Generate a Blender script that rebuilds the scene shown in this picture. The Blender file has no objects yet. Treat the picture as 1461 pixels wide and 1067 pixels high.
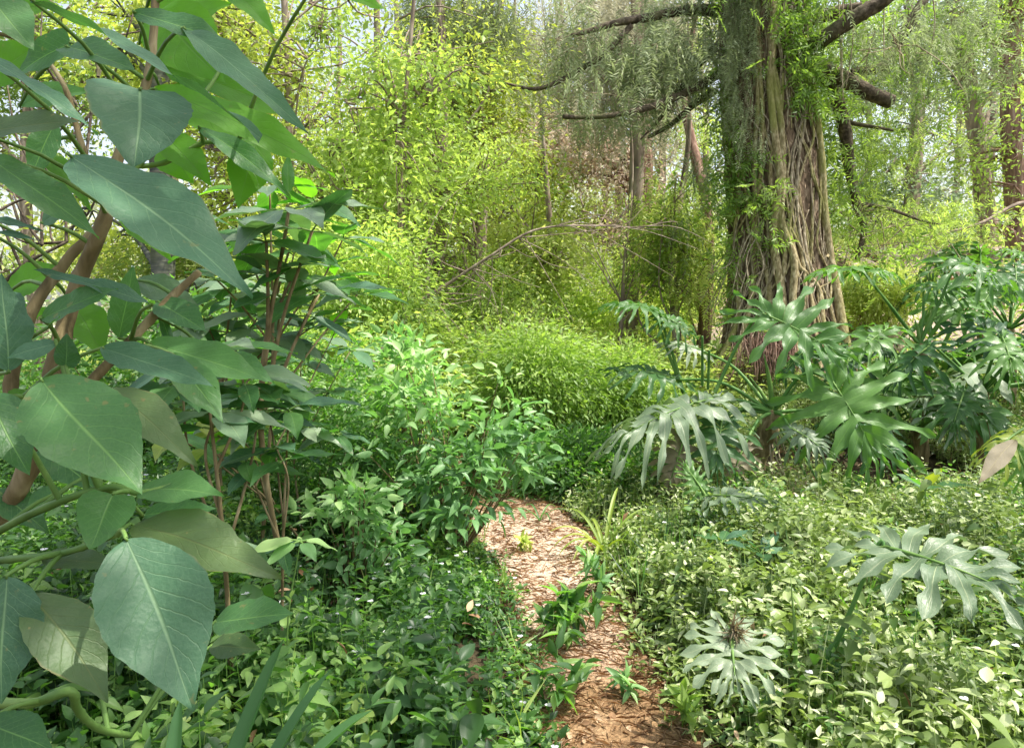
import bpy, math, random
import numpy as np

rng = np.random.default_rng(11)
random.seed(11)
D2R = math.radians
scene = bpy.context.scene
COL = scene.collection

# ------------------------------------------------------------------ camera
H = 1.1
F = 1043.0
CX, CY = 730.5, 533.5
TILT = math.atan((CY - 470.0) / F)
FWD = np.array([0, math.cos(TILT), -math.sin(TILT)])
UPV = np.array([0, math.sin(TILT), math.cos(TILT)])
RGT = np.array([1.0, 0, 0])
CAMP = np.array([0, 0, H])


def P(px, py, d):
    """world point seen at that place of the photograph, d metres ahead"""
    return CAMP + d * (FWD + (px - CX) / F * RGT - (py - CY) / F * UPV)


cam = bpy.data.objects.new('camera', bpy.data.cameras.new('camera'))
COL.objects.link(cam)
cam.location = (0, 0, H)
cam.rotation_euler = (math.pi / 2 - TILT, 0, 0)
cam.data.sensor_width = 36
cam.data.lens = F / 1461 * 36
cam.data.clip_start = 0.05
cam.data.clip_end = 900
scene.camera = cam

# ------------------------------------------------------------------ light
SUN_EL, SUN_AZ = 64.0, 104.0          # azimuth from +Y towards +X
world = bpy.data.worlds.new("World")
scene.world = world
world.use_nodes = True
nt = world.node_tree
nt.nodes.clear()
sky = nt.nodes.new('ShaderNodeTexSky')
sky.sky_type = 'NISHITA'
sky.sun_disc = False
sky.sun_elevation = D2R(SUN_EL)
sky.sun_rotation = D2R(SUN_AZ)
sky.air_density = 1.0
sky.dust_density = 4.0
sky.ozone_density = 1.6
bg = nt.nodes.new('ShaderNodeBackground')
bg.inputs[1].default_value = 0.29
wo = nt.nodes.new('ShaderNodeOutputWorld')
hsk = nt.nodes.new('ShaderNodeHueSaturation')      # sky desaturated and brightened: paler than a clear sky
hsk.inputs['Saturation'].default_value = 0.5
hsk.inputs['Value'].default_value = 1.2
nt.links.new(sky.outputs[0], hsk.inputs['Color'])
nt.links.new(hsk.outputs[0], bg.inputs[0])
nt.links.new(bg.outputs[0], wo.inputs[0])
sun = bpy.data.objects.new('sun', bpy.data.lights.new('sun', 'SUN'))
COL.objects.link(sun)
sun.data.energy = 7.0
sun.data.angle = D2R(0.5)
sun.data.color = (1.0, 0.95, 0.84)
SD = np.array([math.sin(D2R(SUN_AZ)) * math.cos(D2R(SUN_EL)), math.cos(D2R(SUN_AZ)) * math.cos(D2R(SUN_EL)), math.sin(D2R(SUN_EL))])
from mathutils import Vector
sun.rotation_euler = Vector(SD).to_track_quat('Z', 'Y').to_euler()
scene.view_settings.view_transform = 'Standard'
scene.view_settings.look = 'None'
scene.view_settings.exposure = 0
scene.cycles.max_bounces = 6
scene.cycles.transmission_bounces = 6
scene.cycles.diffuse_bounces = 3
scene.render.film_transparent = False


# ------------------------------------------------------------------ materials
def new_mat(name):
    m = bpy.data.materials.new(name)
    m.use_nodes = True
    m.node_tree.nodes.clear()
    return m, m.node_tree


def lk(t, a, b):
    t.links.new(a, b)


def leaf_mat(name, cols, trans, tw=0.4, rough=0.45, spec=0.5, veins=None, patch=0.35, scale=1.5, spots=0.0, vf=9.0):
    """cols: three linear colours over the per-leaf random; trans: light coming through; veins: colour of ribs"""
    m, t = new_mat(name)
    N = t.nodes.new
    at = N('ShaderNodeAttribute'); at.attribute_name = 'luv'
    sp = N('ShaderNodeSeparateXYZ'); lk(t, at.outputs['Vector'], sp.inputs[0])
    rp = N('ShaderNodeValToRGB')
    rp.color_ramp.elements[0].position = 0.0
    rp.color_ramp.elements[0].color = (*cols[0], 1)
    rp.color_ramp.elements[1].position = 1.0
    rp.color_ramp.elements[1].color = (*cols[2], 1)
    e = rp.color_ramp.elements.new(0.5); e.color = (*cols[1], 1)
    geo = N('ShaderNodeNewGeometry')
    nz = N('ShaderNodeTexNoise'); nz.inputs['Scale'].default_value = scale; nz.inputs['Detail'].default_value = 2
    lk(t, geo.outputs['Position'], nz.inputs['Vector'])
    ma = N('ShaderNodeMath'); ma.operation = 'MULTIPLY_ADD'
    lk(t, nz.outputs['Fac'], ma.inputs[0]); ma.inputs[1].default_value = patch * 3; ma.inputs[2].default_value = -patch * 1.5
    ad = N('ShaderNodeMath'); ad.operation = 'ADD'; ad.use_clamp = True
    lk(t, sp.outputs['Z'], ad.inputs[0]); lk(t, ma.outputs[0], ad.inputs[1])
    lk(t, ad.outputs[0], rp.inputs[0])
    col = rp.outputs[0]
    bump = None
    if veins:
        ab = N('ShaderNodeMath'); ab.operation = 'ABSOLUTE'; lk(t, sp.outputs['X'], ab.inputs[0])
        # side veins:  frac((v - 0.35|u|) * n + wobble)
        mu = N('ShaderNodeMath'); mu.operation = 'MULTIPLY_ADD'; lk(t, ab.outputs[0], mu.inputs[0]); mu.inputs[1].default_value = -0.28; lk(t, sp.outputs['Y'], mu.inputs[2])
        n2 = N('ShaderNodeTexNoise'); n2.inputs['Scale'].default_value = 5.0
        lk(t, at.outputs['Vector'], n2.inputs['Vector'])
        m2 = N('ShaderNodeMath'); m2.operation = 'MULTIPLY_ADD'; lk(t, n2.outputs['Fac'], m2.inputs[0]); m2.inputs[1].default_value = 0.05; lk(t, mu.outputs[0], m2.inputs[2])
        m3 = N('ShaderNodeMath'); m3.operation = 'MULTIPLY'; lk(t, m2.outputs[0], m3.inputs[0]); m3.inputs[1].default_value = vf
        pp = N('ShaderNodeMath'); pp.operation = 'PINGPONG'; lk(t, m3.outputs[0], pp.inputs[0]); pp.inputs[1].default_value = 0.5
        mr = N('ShaderNodeMapRange'); lk(t, pp.outputs[0], mr.inputs[0])
        mr.inputs[1].default_value = 0.0; mr.inputs[2].default_value = 0.07; mr.inputs[3].default_value = 0.5; mr.inputs[4].default_value = 0.0
        mid = N('ShaderNodeMapRange'); lk(t, ab.outputs[0], mid.inputs[0])
        mid.inputs[1].default_value = 0.012; mid.inputs[2].default_value = 0.05; mid.inputs[3].default_value = 1.0; mid.inputs[4].default_value = 0.0
        # fade side veins towards the rim
        fd = N('ShaderNodeMapRange'); lk(t, ab.outputs[0], fd.inputs[0]); fd.inputs[1].default_value = 0.1; fd.inputs[2].default_value = 1.0; fd.inputs[3].default_value = 1.0; fd.inputs[4].default_value = 0.25
        m4 = N('ShaderNodeMath'); m4.operation = 'MULTIPLY'; lk(t, mr.outputs[0], m4.inputs[0]); lk(t, fd.outputs[0], m4.inputs[1])
        mx = N('ShaderNodeMath'); mx.operation = 'MAXIMUM'; lk(t, m4.outputs[0], mx.inputs[0]); lk(t, mid.outputs[0], mx.inputs[1])
        mm = N('ShaderNodeMix'); mm.data_type = 'RGBA'; lk(t, mx.outputs[0], mm.inputs['Factor']); lk(t, col, mm.inputs['A']); mm.inputs['B'].default_value = (*veins, 1)
        # fine mottling
        n3 = N('ShaderNodeTexNoise'); n3.inputs['Scale'].default_value = 14.0; n3.inputs['Detail'].default_value = 5
        lk(t, geo.outputs['Position'], n3.inputs['Vector'])
        mr3 = N('ShaderNodeMapRange'); lk(t, n3.outputs['Fac'], mr3.inputs[0]); mr3.inputs[1].default_value = 0.3; mr3.inputs[2].default_value = 0.7; mr3.inputs[3].default_value = 0.86; mr3.inputs[4].default_value = 1.13
        hs = N('ShaderNodeHueSaturation'); lk(t, mr3.outputs[0], hs.inputs['Value']); lk(t, mm.outputs['Result'], hs.inputs['Color'])
        vo = N('ShaderNodeTexVoronoi'); vo.feature = 'DISTANCE_TO_EDGE'; vo.inputs['Scale'].default_value = 150.0
        lk(t, geo.outputs['Position'], vo.inputs['Vector'])
        vr = N('ShaderNodeMapRange'); lk(t, vo.outputs['Distance'], vr.inputs[0]); vr.inputs[1].default_value = 0.0; vr.inputs[2].default_value = 0.12; vr.inputs[3].default_value = 0.14; vr.inputs[4].default_value = 0.0
        mv = N('ShaderNodeMix'); mv.data_type = 'RGBA'; lk(t, vr.outputs[0], mv.inputs['Factor']); lk(t, hs.outputs[0], mv.inputs['A']); mv.inputs['B'].default_value = (*veins, 1)
        # worn rim and pale flecks
        rim = N('ShaderNodeMath'); rim.operation = 'MULTIPLY_ADD'; lk(t, n3.outputs['Fac'], rim.inputs[0]); rim.inputs[1].default_value = 0.35; lk(t, ab.outputs[0], rim.inputs[2])
        rr = N('ShaderNodeMapRange'); lk(t, rim.outputs[0], rr.inputs[0]); rr.inputs[1].default_value = 1.17; rr.inputs[2].default_value = 1.24; rr.inputs[4].default_value = 0.7
        mr_ = N('ShaderNodeMix'); mr_.data_type = 'RGBA'; lk(t, rr.outputs[0], mr_.inputs['Factor']); lk(t, mv.outputs['Result'], mr_.inputs['A']); mr_.inputs['B'].default_value = (0.26, 0.22, 0.09, 1)
        col = mr_.outputs['Result']
        bump = N('ShaderNodeBump'); bump.inputs['Strength'].default_value = 0.3; bump.inputs['Distance'].default_value = 0.004
        su = N('ShaderNodeMath'); su.operation = 'MULTIPLY_ADD'; lk(t, mx.outputs[0], su.inputs[0]); su.inputs[1].default_value = -2.0
        n4 = N('ShaderNodeTexNoise'); n4.inputs['Scale'].default_value = 130.0; lk(t, geo.outputs['Position'], n4.inputs['Vector'])
        lk(t, n4.outputs['Fac'], su.inputs[2])
        lk(t, su.outputs[0], bump.inputs['Height'])
    if spots > 0:
        n5 = N('ShaderNodeTexNoise'); n5.inputs['Scale'].default_value = 60.0; n5.inputs['Detail'].default_value = 3
        lk(t, geo.outputs['Position'], n5.inputs['Vector'])
        r5 = N('ShaderNodeMapRange'); lk(t, n5.outputs['Fac'], r5.inputs[0]); r5.inputs[1].default_value = 0.68; r5.inputs[2].default_value = 0.72; r5.inputs[3].default_value = 0; r5.inputs[4].default_value = spots
        m5 = N('ShaderNodeMix'); m5.data_type = 'RGBA'; lk(t, r5.outputs[0], m5.inputs['Factor']); lk(t, col, m5.inputs['A']); m5.inputs['B'].default_value = (0.22, 0.2, 0.08, 1)
        col = m5.outputs['Result']
    pb = N('ShaderNodeBsdfPrincipled')
    lk(t, col, pb.inputs['Base Color'])
    pb.inputs['Roughness'].default_value = rough
    pb.inputs['Specular IOR Level'].default_value = spec
    tr = N('ShaderNodeBsdfTranslucent')
    # what shines through follows the leaf's own variation
    tm = N('ShaderNodeMix'); tm.data_type = 'RGBA'; tm.blend_type = 'MULTIPLY'; tm.inputs['Factor'].default_value = 0.8
    tm.inputs['A'].default_value = (*trans, 1)
    hs2 = N('ShaderNodeHueSaturation'); hs2.inputs['Value'].default_value = 1.0 / max(max(cols[1]), .01) * .8
    hs2.inputs['Saturation'].default_value = 0.6
    lk(t, col, hs2.inputs['Color'])
    lk(t, hs2.outputs[0], tm.inputs['B'])
    lk(t, tm.outputs['Result'], tr.inputs[0])
    if bump:
        lk(t, bump.outputs[0], pb.inputs['Normal'])
    ms = N('ShaderNodeMixShader'); ms.inputs[0].default_value = tw
    lk(t, pb.outputs[0], ms.inputs[1]); lk(t, tr.outputs[0], ms.inputs[2])
    out = N('ShaderNodeOutputMaterial'); lk(t, ms.outputs[0], out.inputs[0])
    return m


def bark_mat(name, c1, c2, c3=None, sxy=9.0, sz=1.6, rough=0.9, bump=0.6, moss=None):
    m, t = new_mat(name)
    N = t.nodes.new
    geo = N('ShaderNodeNewGeometry')
    mp = N('ShaderNodeMapping'); mp.inputs['Scale'].default_value = (sxy, sxy, sz)
    lk(t, geo.outputs['Position'], mp.inputs[0])
    nz = N('ShaderNodeTexNoise'); nz.inputs['Scale'].default_value = 1.6; nz.inputs['Detail'].default_value = 8; nz.inputs['Distortion'].default_value = 0.6
    lk(t, mp.outputs[0], nz.inputs['Vector'])
    rp = N('ShaderNodeValToRGB')
    rp.color_ramp.elements[0].position = 0.33; rp.color_ramp.elements[0].color = (*c1, 1)
    rp.color_ramp.elements[1].position = 0.68; rp.color_ramp.elements[1].color = (*(c3 or c2), 1)
    e = rp.color_ramp.elements.new(0.52); e.color = (*c2, 1)
    lk(t, nz.outputs['Fac'], rp.inputs[0])
    col = rp.outputs[0]
    if moss:
        n2 = N('ShaderNodeTexNoise'); n2.inputs['Scale'].default_value = 2.2; n2.inputs['Detail'].default_value = 4
        lk(t, geo.outputs['Position'], n2.inputs['Vector'])
        r2 = N('ShaderNodeMapRange'); lk(t, n2.outputs['Fac'], r2.inputs[0]); r2.inputs[1].default_value = 0.48; r2.inputs[2].default_value = 0.66; r2.inputs[4].default_value = 0.75
        mx = N('ShaderNodeMix'); mx.data_type = 'RGBA'; lk(t, r2.outputs[0], mx.inputs['Factor']); lk(t, col, mx.inputs['A']); mx.inputs['B'].default_value = (*moss, 1)
        col = mx.outputs['Result']
    bp = N('ShaderNodeBump'); bp.inputs['Strength'].default_value = bump; bp.inputs['Distance'].default_value = 0.03
    lk(t, nz.outputs['Fac'], bp.inputs['Height'])
    pb = N('ShaderNodeBsdfPrincipled'); lk(t, col, pb.inputs['Base Color']); pb.inputs['Roughness'].default_value = rough
    pb.inputs['Specular IOR Level'].default_value = 0.2
    lk(t, bp.outputs[0], pb.inputs['Normal'])
    out = N('ShaderNodeOutputMaterial'); lk(t, pb.outputs[0], out.inputs[0])
    return m


def soil_mat(name, cols, scale=7.0, bump=0.8):
    m, t = new_mat(name)
    N = t.nodes.new
    geo = N('ShaderNodeNewGeometry')
    nz = N('ShaderNodeTexNoise'); nz.inputs['Scale'].default_value = scale; nz.inputs['Detail'].default_value = 10; nz.inputs['Roughness'].default_value = 0.7
    lk(t, geo.outputs['Position'], nz.inputs['Vector'])
    rp = N('ShaderNodeValToRGB')
    rp.color_ramp.elements[0].position = 0.3; rp.color_ramp.elements[0].color = (*cols[0], 1)
    rp.color_ramp.elements[1].position = 0.72; rp.color_ramp.elements[1].color = (*cols[2], 1)
    e = rp.color_ramp.elements.new(0.5); e.color = (*cols[1], 1)
    lk(t, nz.outputs['Fac'], rp.inputs[0])
    colo = rp.outputs[0]
    if name == 'trodden_path':      # sun patch painted into the colour of the open stretch, browner nearer
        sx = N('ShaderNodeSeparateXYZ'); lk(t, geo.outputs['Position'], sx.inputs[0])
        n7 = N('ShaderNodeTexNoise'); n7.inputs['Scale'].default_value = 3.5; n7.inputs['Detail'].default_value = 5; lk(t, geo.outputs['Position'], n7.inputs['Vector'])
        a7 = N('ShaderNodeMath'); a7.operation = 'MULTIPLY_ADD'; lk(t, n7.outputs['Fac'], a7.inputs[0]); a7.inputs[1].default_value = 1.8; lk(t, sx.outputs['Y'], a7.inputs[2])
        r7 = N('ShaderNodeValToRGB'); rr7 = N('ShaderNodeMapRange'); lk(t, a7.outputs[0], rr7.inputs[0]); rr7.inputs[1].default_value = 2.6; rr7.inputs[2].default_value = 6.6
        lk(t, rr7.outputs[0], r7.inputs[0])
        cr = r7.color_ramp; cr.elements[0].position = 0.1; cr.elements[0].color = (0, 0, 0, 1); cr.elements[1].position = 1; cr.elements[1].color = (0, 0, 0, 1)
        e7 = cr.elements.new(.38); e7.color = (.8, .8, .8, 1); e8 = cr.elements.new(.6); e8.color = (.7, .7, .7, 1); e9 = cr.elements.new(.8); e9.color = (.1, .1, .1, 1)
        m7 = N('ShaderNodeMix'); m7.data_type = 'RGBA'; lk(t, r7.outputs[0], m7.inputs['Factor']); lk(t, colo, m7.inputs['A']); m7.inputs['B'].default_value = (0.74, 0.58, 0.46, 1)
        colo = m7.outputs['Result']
    n2 = N('ShaderNodeTexNoise'); n2.inputs['Scale'].default_value = 90; n2.inputs['Detail'].default_value = 4
    lk(t, geo.outputs['Position'], n2.inputs['Vector'])
    mr = N('ShaderNodeMapRange'); lk(t, n2.outputs['Fac'], mr.inputs[0]); mr.inputs[1].default_value = .25; mr.inputs[2].default_value = .75; mr.inputs[3].default_value = .6; mr.inputs[4].default_value = 1.4
    hs = N('ShaderNodeHueSaturation'); lk(t, colo, hs.inputs['Color']); lk(t, mr.outputs[0], hs.inputs['Value'])
    bp = N('ShaderNodeBump'); bp.inputs['Strength'].default_value = bump; bp.inputs['Distance'].default_value = 0.02
    ad = N('ShaderNodeMath'); lk(t, nz.outputs['Fac'], ad.inputs[0]); lk(t, n2.outputs['Fac'], ad.inputs[1])
    lk(t, ad.outputs[0], bp.inputs['Height'])
    pb = N('ShaderNodeBsdfPrincipled'); lk(t, hs.outputs[0], pb.inputs['Base Color']); pb.inputs['Roughness'].default_value = 0.95
    pb.inputs['Specular IOR Level'].default_value = 0.15
    lk(t, bp.outputs[0], pb.inputs['Normal'])
    out = N('ShaderNodeOutputMaterial'); lk(t, pb.outputs[0], out.inputs[0])
    return m


M = {}
M['big'] = leaf_mat('broad_leaf', [(0.042,.115,.045),(.06,.15,.056),(.09,.2,.065)], (.25,.55,.05), tw=0.36, rough=0.42, spec=0.38, veins=(0.17, 0.30, 0.10), patch=0.1, scale=3, spots=0.8)
M['bigblue'] = leaf_mat('broad_leaf_bluish', [(.052,.125,.07),(.065,.15,.082),(.09,.19,.095)], (0.14, 0.34, 0.05), tw=0.25, rough=0.45, spec=0.32, veins=(0.17, 0.28, 0.15), patch=0.1, scale=3, spots=0.5)
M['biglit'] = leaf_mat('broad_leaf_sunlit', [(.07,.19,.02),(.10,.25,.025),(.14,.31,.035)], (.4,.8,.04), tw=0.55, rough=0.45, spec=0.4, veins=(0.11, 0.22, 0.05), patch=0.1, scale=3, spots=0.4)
M['olive'] = leaf_mat('broad_leaf_olive', [(.055,.11,.04),(.08,.14,.05),(.11,.17,.06)], (0.2, 0.3, 0.05), tw=0.3, rough=0.5, veins=(0.13, 0.17, 0.06), patch=0.2, scale=6, spots=1)
M['pale'] = leaf_mat('grey_green_leaf', [(.11,.19,.11),(.17,.26,.15),(.28,.37,.23)], (0.25, 0.45, 0.1), tw=0.3, rough=0.4, spec=0.5, veins=(0.24, 0.33, 0.18), patch=0.15, scale=4)
M['philo'] = leaf_mat('lobed_leaf', [(.035,.105,.028),(.065,.155,.04),(.14,.26,.07)], (.25,.45,.05), tw=0.32, rough=0.36, spec=0.35, veins=(0.15, 0.28, 0.07), patch=0.2, scale=3)
M['philogrey'] = leaf_mat('lobed_leaf_pale', [(.09,.15,.08),(.20,.27,.16),(.46,.50,.38)], (0.3, 0.45, 0.15), tw=0.25, rough=0.42, spec=0.5, veins=(0.33, 0.38, 0.22), patch=0.25, scale=5)
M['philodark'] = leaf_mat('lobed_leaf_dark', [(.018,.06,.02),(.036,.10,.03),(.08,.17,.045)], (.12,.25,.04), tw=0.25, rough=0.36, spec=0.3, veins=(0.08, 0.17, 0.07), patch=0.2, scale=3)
M['philodry'] = leaf_mat('lobed_leaf_dry', [(0.16, 0.14, 0.09), (0.26, 0.22, 0.15), (0.36, 0.31, 0.22)], (0.4, 0.33, 0.15), tw=0.3, rough=0.6, spec=0.3, veins=(0.3, 0.26, 0.16), patch=0.3, scale=8)
M['philoyel'] = leaf_mat('lobed_leaf_yellow', [(0.16, 0.24, 0.03), (0.24, 0.32, 0.04), (0.32, 0.36, 0.07)], (0.5, 0.6, 0.05), tw=0.4, rough=0.35, spec=0.5, veins=(0.35, 0.4, 0.12), patch=0.3, scale=8)
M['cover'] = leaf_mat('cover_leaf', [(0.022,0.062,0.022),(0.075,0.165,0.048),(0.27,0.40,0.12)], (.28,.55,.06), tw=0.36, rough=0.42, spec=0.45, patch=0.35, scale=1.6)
M['coverlit'] = leaf_mat('cover_leaf_bright', [(.06,.12,.03),(.22,.30,.075),(.70,.72,.48)], (.45,.6,.12), tw=0.3, rough=0.42, spec=0.45, patch=0.35, scale=1.8)  # palest tone carries sun highlights in the leaf colour
M['coverteal'] = leaf_mat('teal_leaf', [(.07,.17,.065),(.17,.33,.12),(.40,.56,.22)], (.35,.65,.15), tw=0.36, rough=0.42, patch=0.35, scale=2.2)
M['understory'] = leaf_mat('understory_leaf', [(.17,.28,.05),(.40,.50,.11),(.74,.78,.38)], (.9,.98,.3), tw=0.45, rough=0.5, patch=0.4, scale=1.1)
M['fern'] = leaf_mat('fern_green', [(.10,.19,.04),(.20,.33,.06),(.42,.52,.17)], (.45,.62,.1), tw=0.45, rough=0.5, patch=0.35, scale=2.5)
M['yellowtree'] = leaf_mat('yellow_green_leaf', [(.13,.20,.035),(.32,.41,.07),(.68,.72,.26)], (.85,.92,.18), tw=0.5, rough=0.5, patch=0.5, scale=0.8)
M['greentree'] = leaf_mat('mid_green_leaf', [(.09,.17,.035),(.24,.36,.07),(.56,.64,.25)], (.8,.95,.22), tw=0.45, rough=0.5, patch=0.45, scale=0.9)
M['bluetree'] = leaf_mat('blue_green_leaf', [(.15,.22,.13),(.26,.34,.23),(.5,.56,.46)], (.6,.7,.4), tw=0.4, rough=0.4, patch=0.45, scale=1.0)
M['greymoss'] = leaf_mat('grey_green_frond', [(.17,.21,.11),(.29,.34,.19),(.46,.51,.32)], (.5,.58,.3), tw=0.3, rough=0.8, spec=0.1, patch=0.4, scale=1.6)
M['brownmoss'] = leaf_mat('brown_twiglet', [(.30,.30,.20),(.48,.46,.34),(.66,.64,.50)], (.8,.78,.6), tw=0.3, rough=0.9, spec=0.1, patch=0.5, scale=1.0)
M['pinktwig'] = leaf_mat('pale_pink_leaf', [(.36,.28,.22),(.55,.45,.38),(.75,.66,.58)], (.8,.66,.5), tw=0.35, rough=0.8, spec=0.1, patch=0.4, scale=1.0)
M['strap'] = leaf_mat('strap_leaf', [(0.045, 0.13, 0.05), (0.07, 0.17, 0.055), (0.10, 0.21, 0.05)], (0.2, 0.45, 0.05), tw=0.3, rough=0.4, patch=0.2, scale=3)
M['strapyel'] = leaf_mat('strap_leaf_yellow', [(0.18, 0.28, 0.04), (0.27, 0.36, 0.06), (0.38, 0.42, 0.12)], (0.5, 0.6, 0.05), tw=0.4, rough=0.45, patch=0.2, scale=3)
M['flower'] = leaf_mat('white_petal', [(0.75, 0.76, 0.78), (0.8, 0.8, 0.82), (0.85, 0.85, 0.85)], (0.8, 0.8, 0.8), tw=0.3, rough=0.6, patch=0)
M['hazy'] = leaf_mat('hazed_far_leaf', [(.32,.40,.2),(.56,.62,.4),(.85,.85,.74)], (.95,.95,.7), tw=0.4, rough=0.6, spec=.2, patch=0.5, scale=.7)  # haze and brightness of the distance put into the leaf colour
M['litter'] = leaf_mat('dead_leaf', [(0.16, 0.09, 0.045), (0.33, 0.20, 0.11), (0.58, 0.42, 0.27)], (0.4, 0.22, 0.08), tw=0.15, rough=0.8, spec=0.2, patch=0.4, scale=3)
M['trunk'] = bark_mat('furrowed_bark', (0.05, 0.034, 0.02), (0.18, 0.125, 0.08), (0.36, 0.27, 0.18), sxy=19, sz=5.5, bump=1.0)
M['vine'] = bark_mat('vine_bark', (0.15, 0.12, 0.055), (0.32, 0.26, 0.14), (0.52, 0.45, 0.28), sxy=30, sz=12, bump=0.3, moss=(0.2, 0.22, 0.05))
M['vinegrey'] = bark_mat('dry_vine', (0.17, 0.14, 0.085), (0.34, 0.28, 0.19), (0.52, 0.45, 0.32), sxy=30, sz=12, bump=0.3)
M['branch'] = bark_mat('branch_bark', (0.045, 0.035, 0.024), (0.11, 0.085, 0.06), (0.20, 0.16, 0.115), sxy=14, sz=14, bump=0.5, moss=(0.09, 0.10, 0.04))
M['backbark'] = bark_mat('pale_bark', (0.14, 0.11, 0.085), (0.28, 0.22, 0.17), (0.42, 0.35, 0.28), sxy=9, sz=2, bump=0.4)
M['redbark'] = bark_mat('reddish_bark', (0.12, 0.07, 0.05), (0.26, 0.16, 0.12), (0.42, 0.3, 0.24), sxy=12, sz=2, bump=0.6)
M['greenstem'] = bark_mat('green_stem', (0.08, 0.16, 0.035), (0.14, 0.25, 0.06), (0.21, 0.32, 0.09), sxy=6, sz=3, bump=0.1, rough=0.5)
M['darkstem'] = bark_mat('green_petiole', (0.06, 0.15, 0.035), (0.10, 0.22, 0.05), (0.17, 0.30, 0.08), sxy=6, sz=3, bump=0.1, rough=0.45)
M['brownstem'] = bark_mat('brown_stem', (0.09, 0.07, 0.03), (0.20, 0.155, 0.075), (0.34, 0.28, 0.16), sxy=16, sz=5, bump=0.35, rough=0.75)
M['palm'] = bark_mat('smooth_grey_bark', (0.045, 0.055, 0.05), (0.10, 0.105, 0.085), (0.16, 0.165, 0.12), sxy=5, sz=26, bump=0.25, moss=(0.10, 0.12, 0.04))
M['ground'] = soil_mat('soil', [(0.025, 0.020, 0.012), (0.06, 0.045, 0.026), (0.12, 0.09, 0.05)])
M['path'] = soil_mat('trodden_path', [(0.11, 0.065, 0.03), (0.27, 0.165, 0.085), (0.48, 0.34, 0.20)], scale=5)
M['bank'] = soil_mat('pale_leaf_litter', [(0.22, 0.17, 0.13), (0.42, 0.33, 0.28), (0.64, 0.55, 0.5)], scale=3)


# ------------------------------------------------------------------ mesh helpers
def root_loc(o):
    while o.parent:
        o = o.parent
    return np.array(o.location)


def mk(name, V, Fc, mat, parent=None, att=None, smooth=True, loc=None):
    """V (n,3) in world metres, Fc (m,k) faces all of k corners, or a list of such arrays -> ONE mesh object"""
    V = np.asarray(V, dtype=np.float64).reshape(-1, 3)
    if not isinstance(Fc, list):
        Fc = [Fc]
    Fc = [np.asarray(f, dtype=np.int32) for f in Fc if len(f)]
    o3 = root_loc(parent) if parent else (np.array(loc, dtype=float) if loc is not None else np.zeros(3))
    me = bpy.data.meshes.new(name)
    me.vertices.add(len(V))
    me.vertices.foreach_set('co', (V - o3).astype(np.float32).ravel())
    idx = np.concatenate([f.ravel() for f in Fc])
    tot = np.concatenate([np.full(len(f), f.shape[1], dtype=np.int32) for f in Fc])
    st = np.concatenate([[0], np.cumsum(tot)[:-1]]).astype(np.int32)
    me.loops.add(len(idx)); me.loops.foreach_set('vertex_index', idx)
    me.polygons.add(len(tot)); me.polygons.foreach_set('loop_start', st)
    me.polygons.foreach_set('loop_total', tot)
    me.polygons.foreach_set('use_smooth', np.full(len(tot), smooth, dtype=bool))
    if att is not None:
        a = me.attributes.new('luv', 'FLOAT_VECTOR', 'POINT')
        a.data.foreach_set('vector', np.asarray(att, dtype=np.float32).ravel())
    me.update(calc_edges=True)
    me.materials.append(mat)
    o = bpy.data.objects.new(name, me)
    COL.objects.link(o)
    if parent:
        o.parent = parent
    elif loc is not None:
        o.location = loc
    return o


def tag(o, label=None, cat=None, group=None, kind=None):
    if label: o['label'] = label
    if cat: o['category'] = cat
    if group: o['group'] = group
    if kind: o['kind'] = kind
    return o


def thing(name, label, cat, loc, group=None):
    o = bpy.data.objects.new(name, None)
    COL.objects.link(o)
    o.location = [float(v) for v in loc]
    o.empty_display_size = 0.1
    return tag(o, label, cat, group)


class Bag:
    """collects pieces that belong to one part"""
    def __init__(s): s.V = []; s.F = {}; s.A = []; s.n = 0

    def add(s, V, Fc, A=None):
        V = np.asarray(V).reshape(-1, 3)
        Fs = Fc if isinstance(Fc, list) else [Fc]
        for f in Fs:
            f = np.asarray(f)
            if len(f): s.F.setdefault(f.shape[1], []).append(f + s.n)
        s.V.append(V)
        s.A.append(np.asarray(A) if A is not None else np.tile([0.0, 0.0, 0.5], (len(V), 1)))
        s.n += len(V)
        return s

    def build(s, name, mat, parent=None, **k):
        if not s.n: return None
        return mk(name, np.vstack(s.V), [np.vstack(v) for v in s.F.values()], mat, parent, np.vstack(s.A), **k)


def nrm(v):
    v = np.asarray(v, dtype=float)
    return v / np.maximum(np.linalg.norm(v, axis=-1, keepdims=True), 1e-9)


_ph = np.random.default_rng(3)
_W = [(_ph.normal(size=2), _ph.uniform(0, 6.28)) for _ in range(24)]


def noise2(x, y, f=1.0):
    s = 0
    for k in range(12):
        w, p = _W[k]
        ff = f * (0.6 + 0.16 * k)
        s = s + np.sin(ff * (w[0] * x + w[1] * y) + p) / (1 + 0.12 * k)
    return s / 4.0


def noise3(p, f=1.0, seed=0):
    s = 0
    r = np.random.default_rng(100 + seed)
    for k in range(9):
        w = r.normal(size=3); ph = r.uniform(0, 6.28)
        s = s + np.sin(f * (p @ w) + ph)
    return s / 3.0


def sm(x):
    x = np.clip(x, 0, 1)
    return x * x * (3 - 2 * x)


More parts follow.
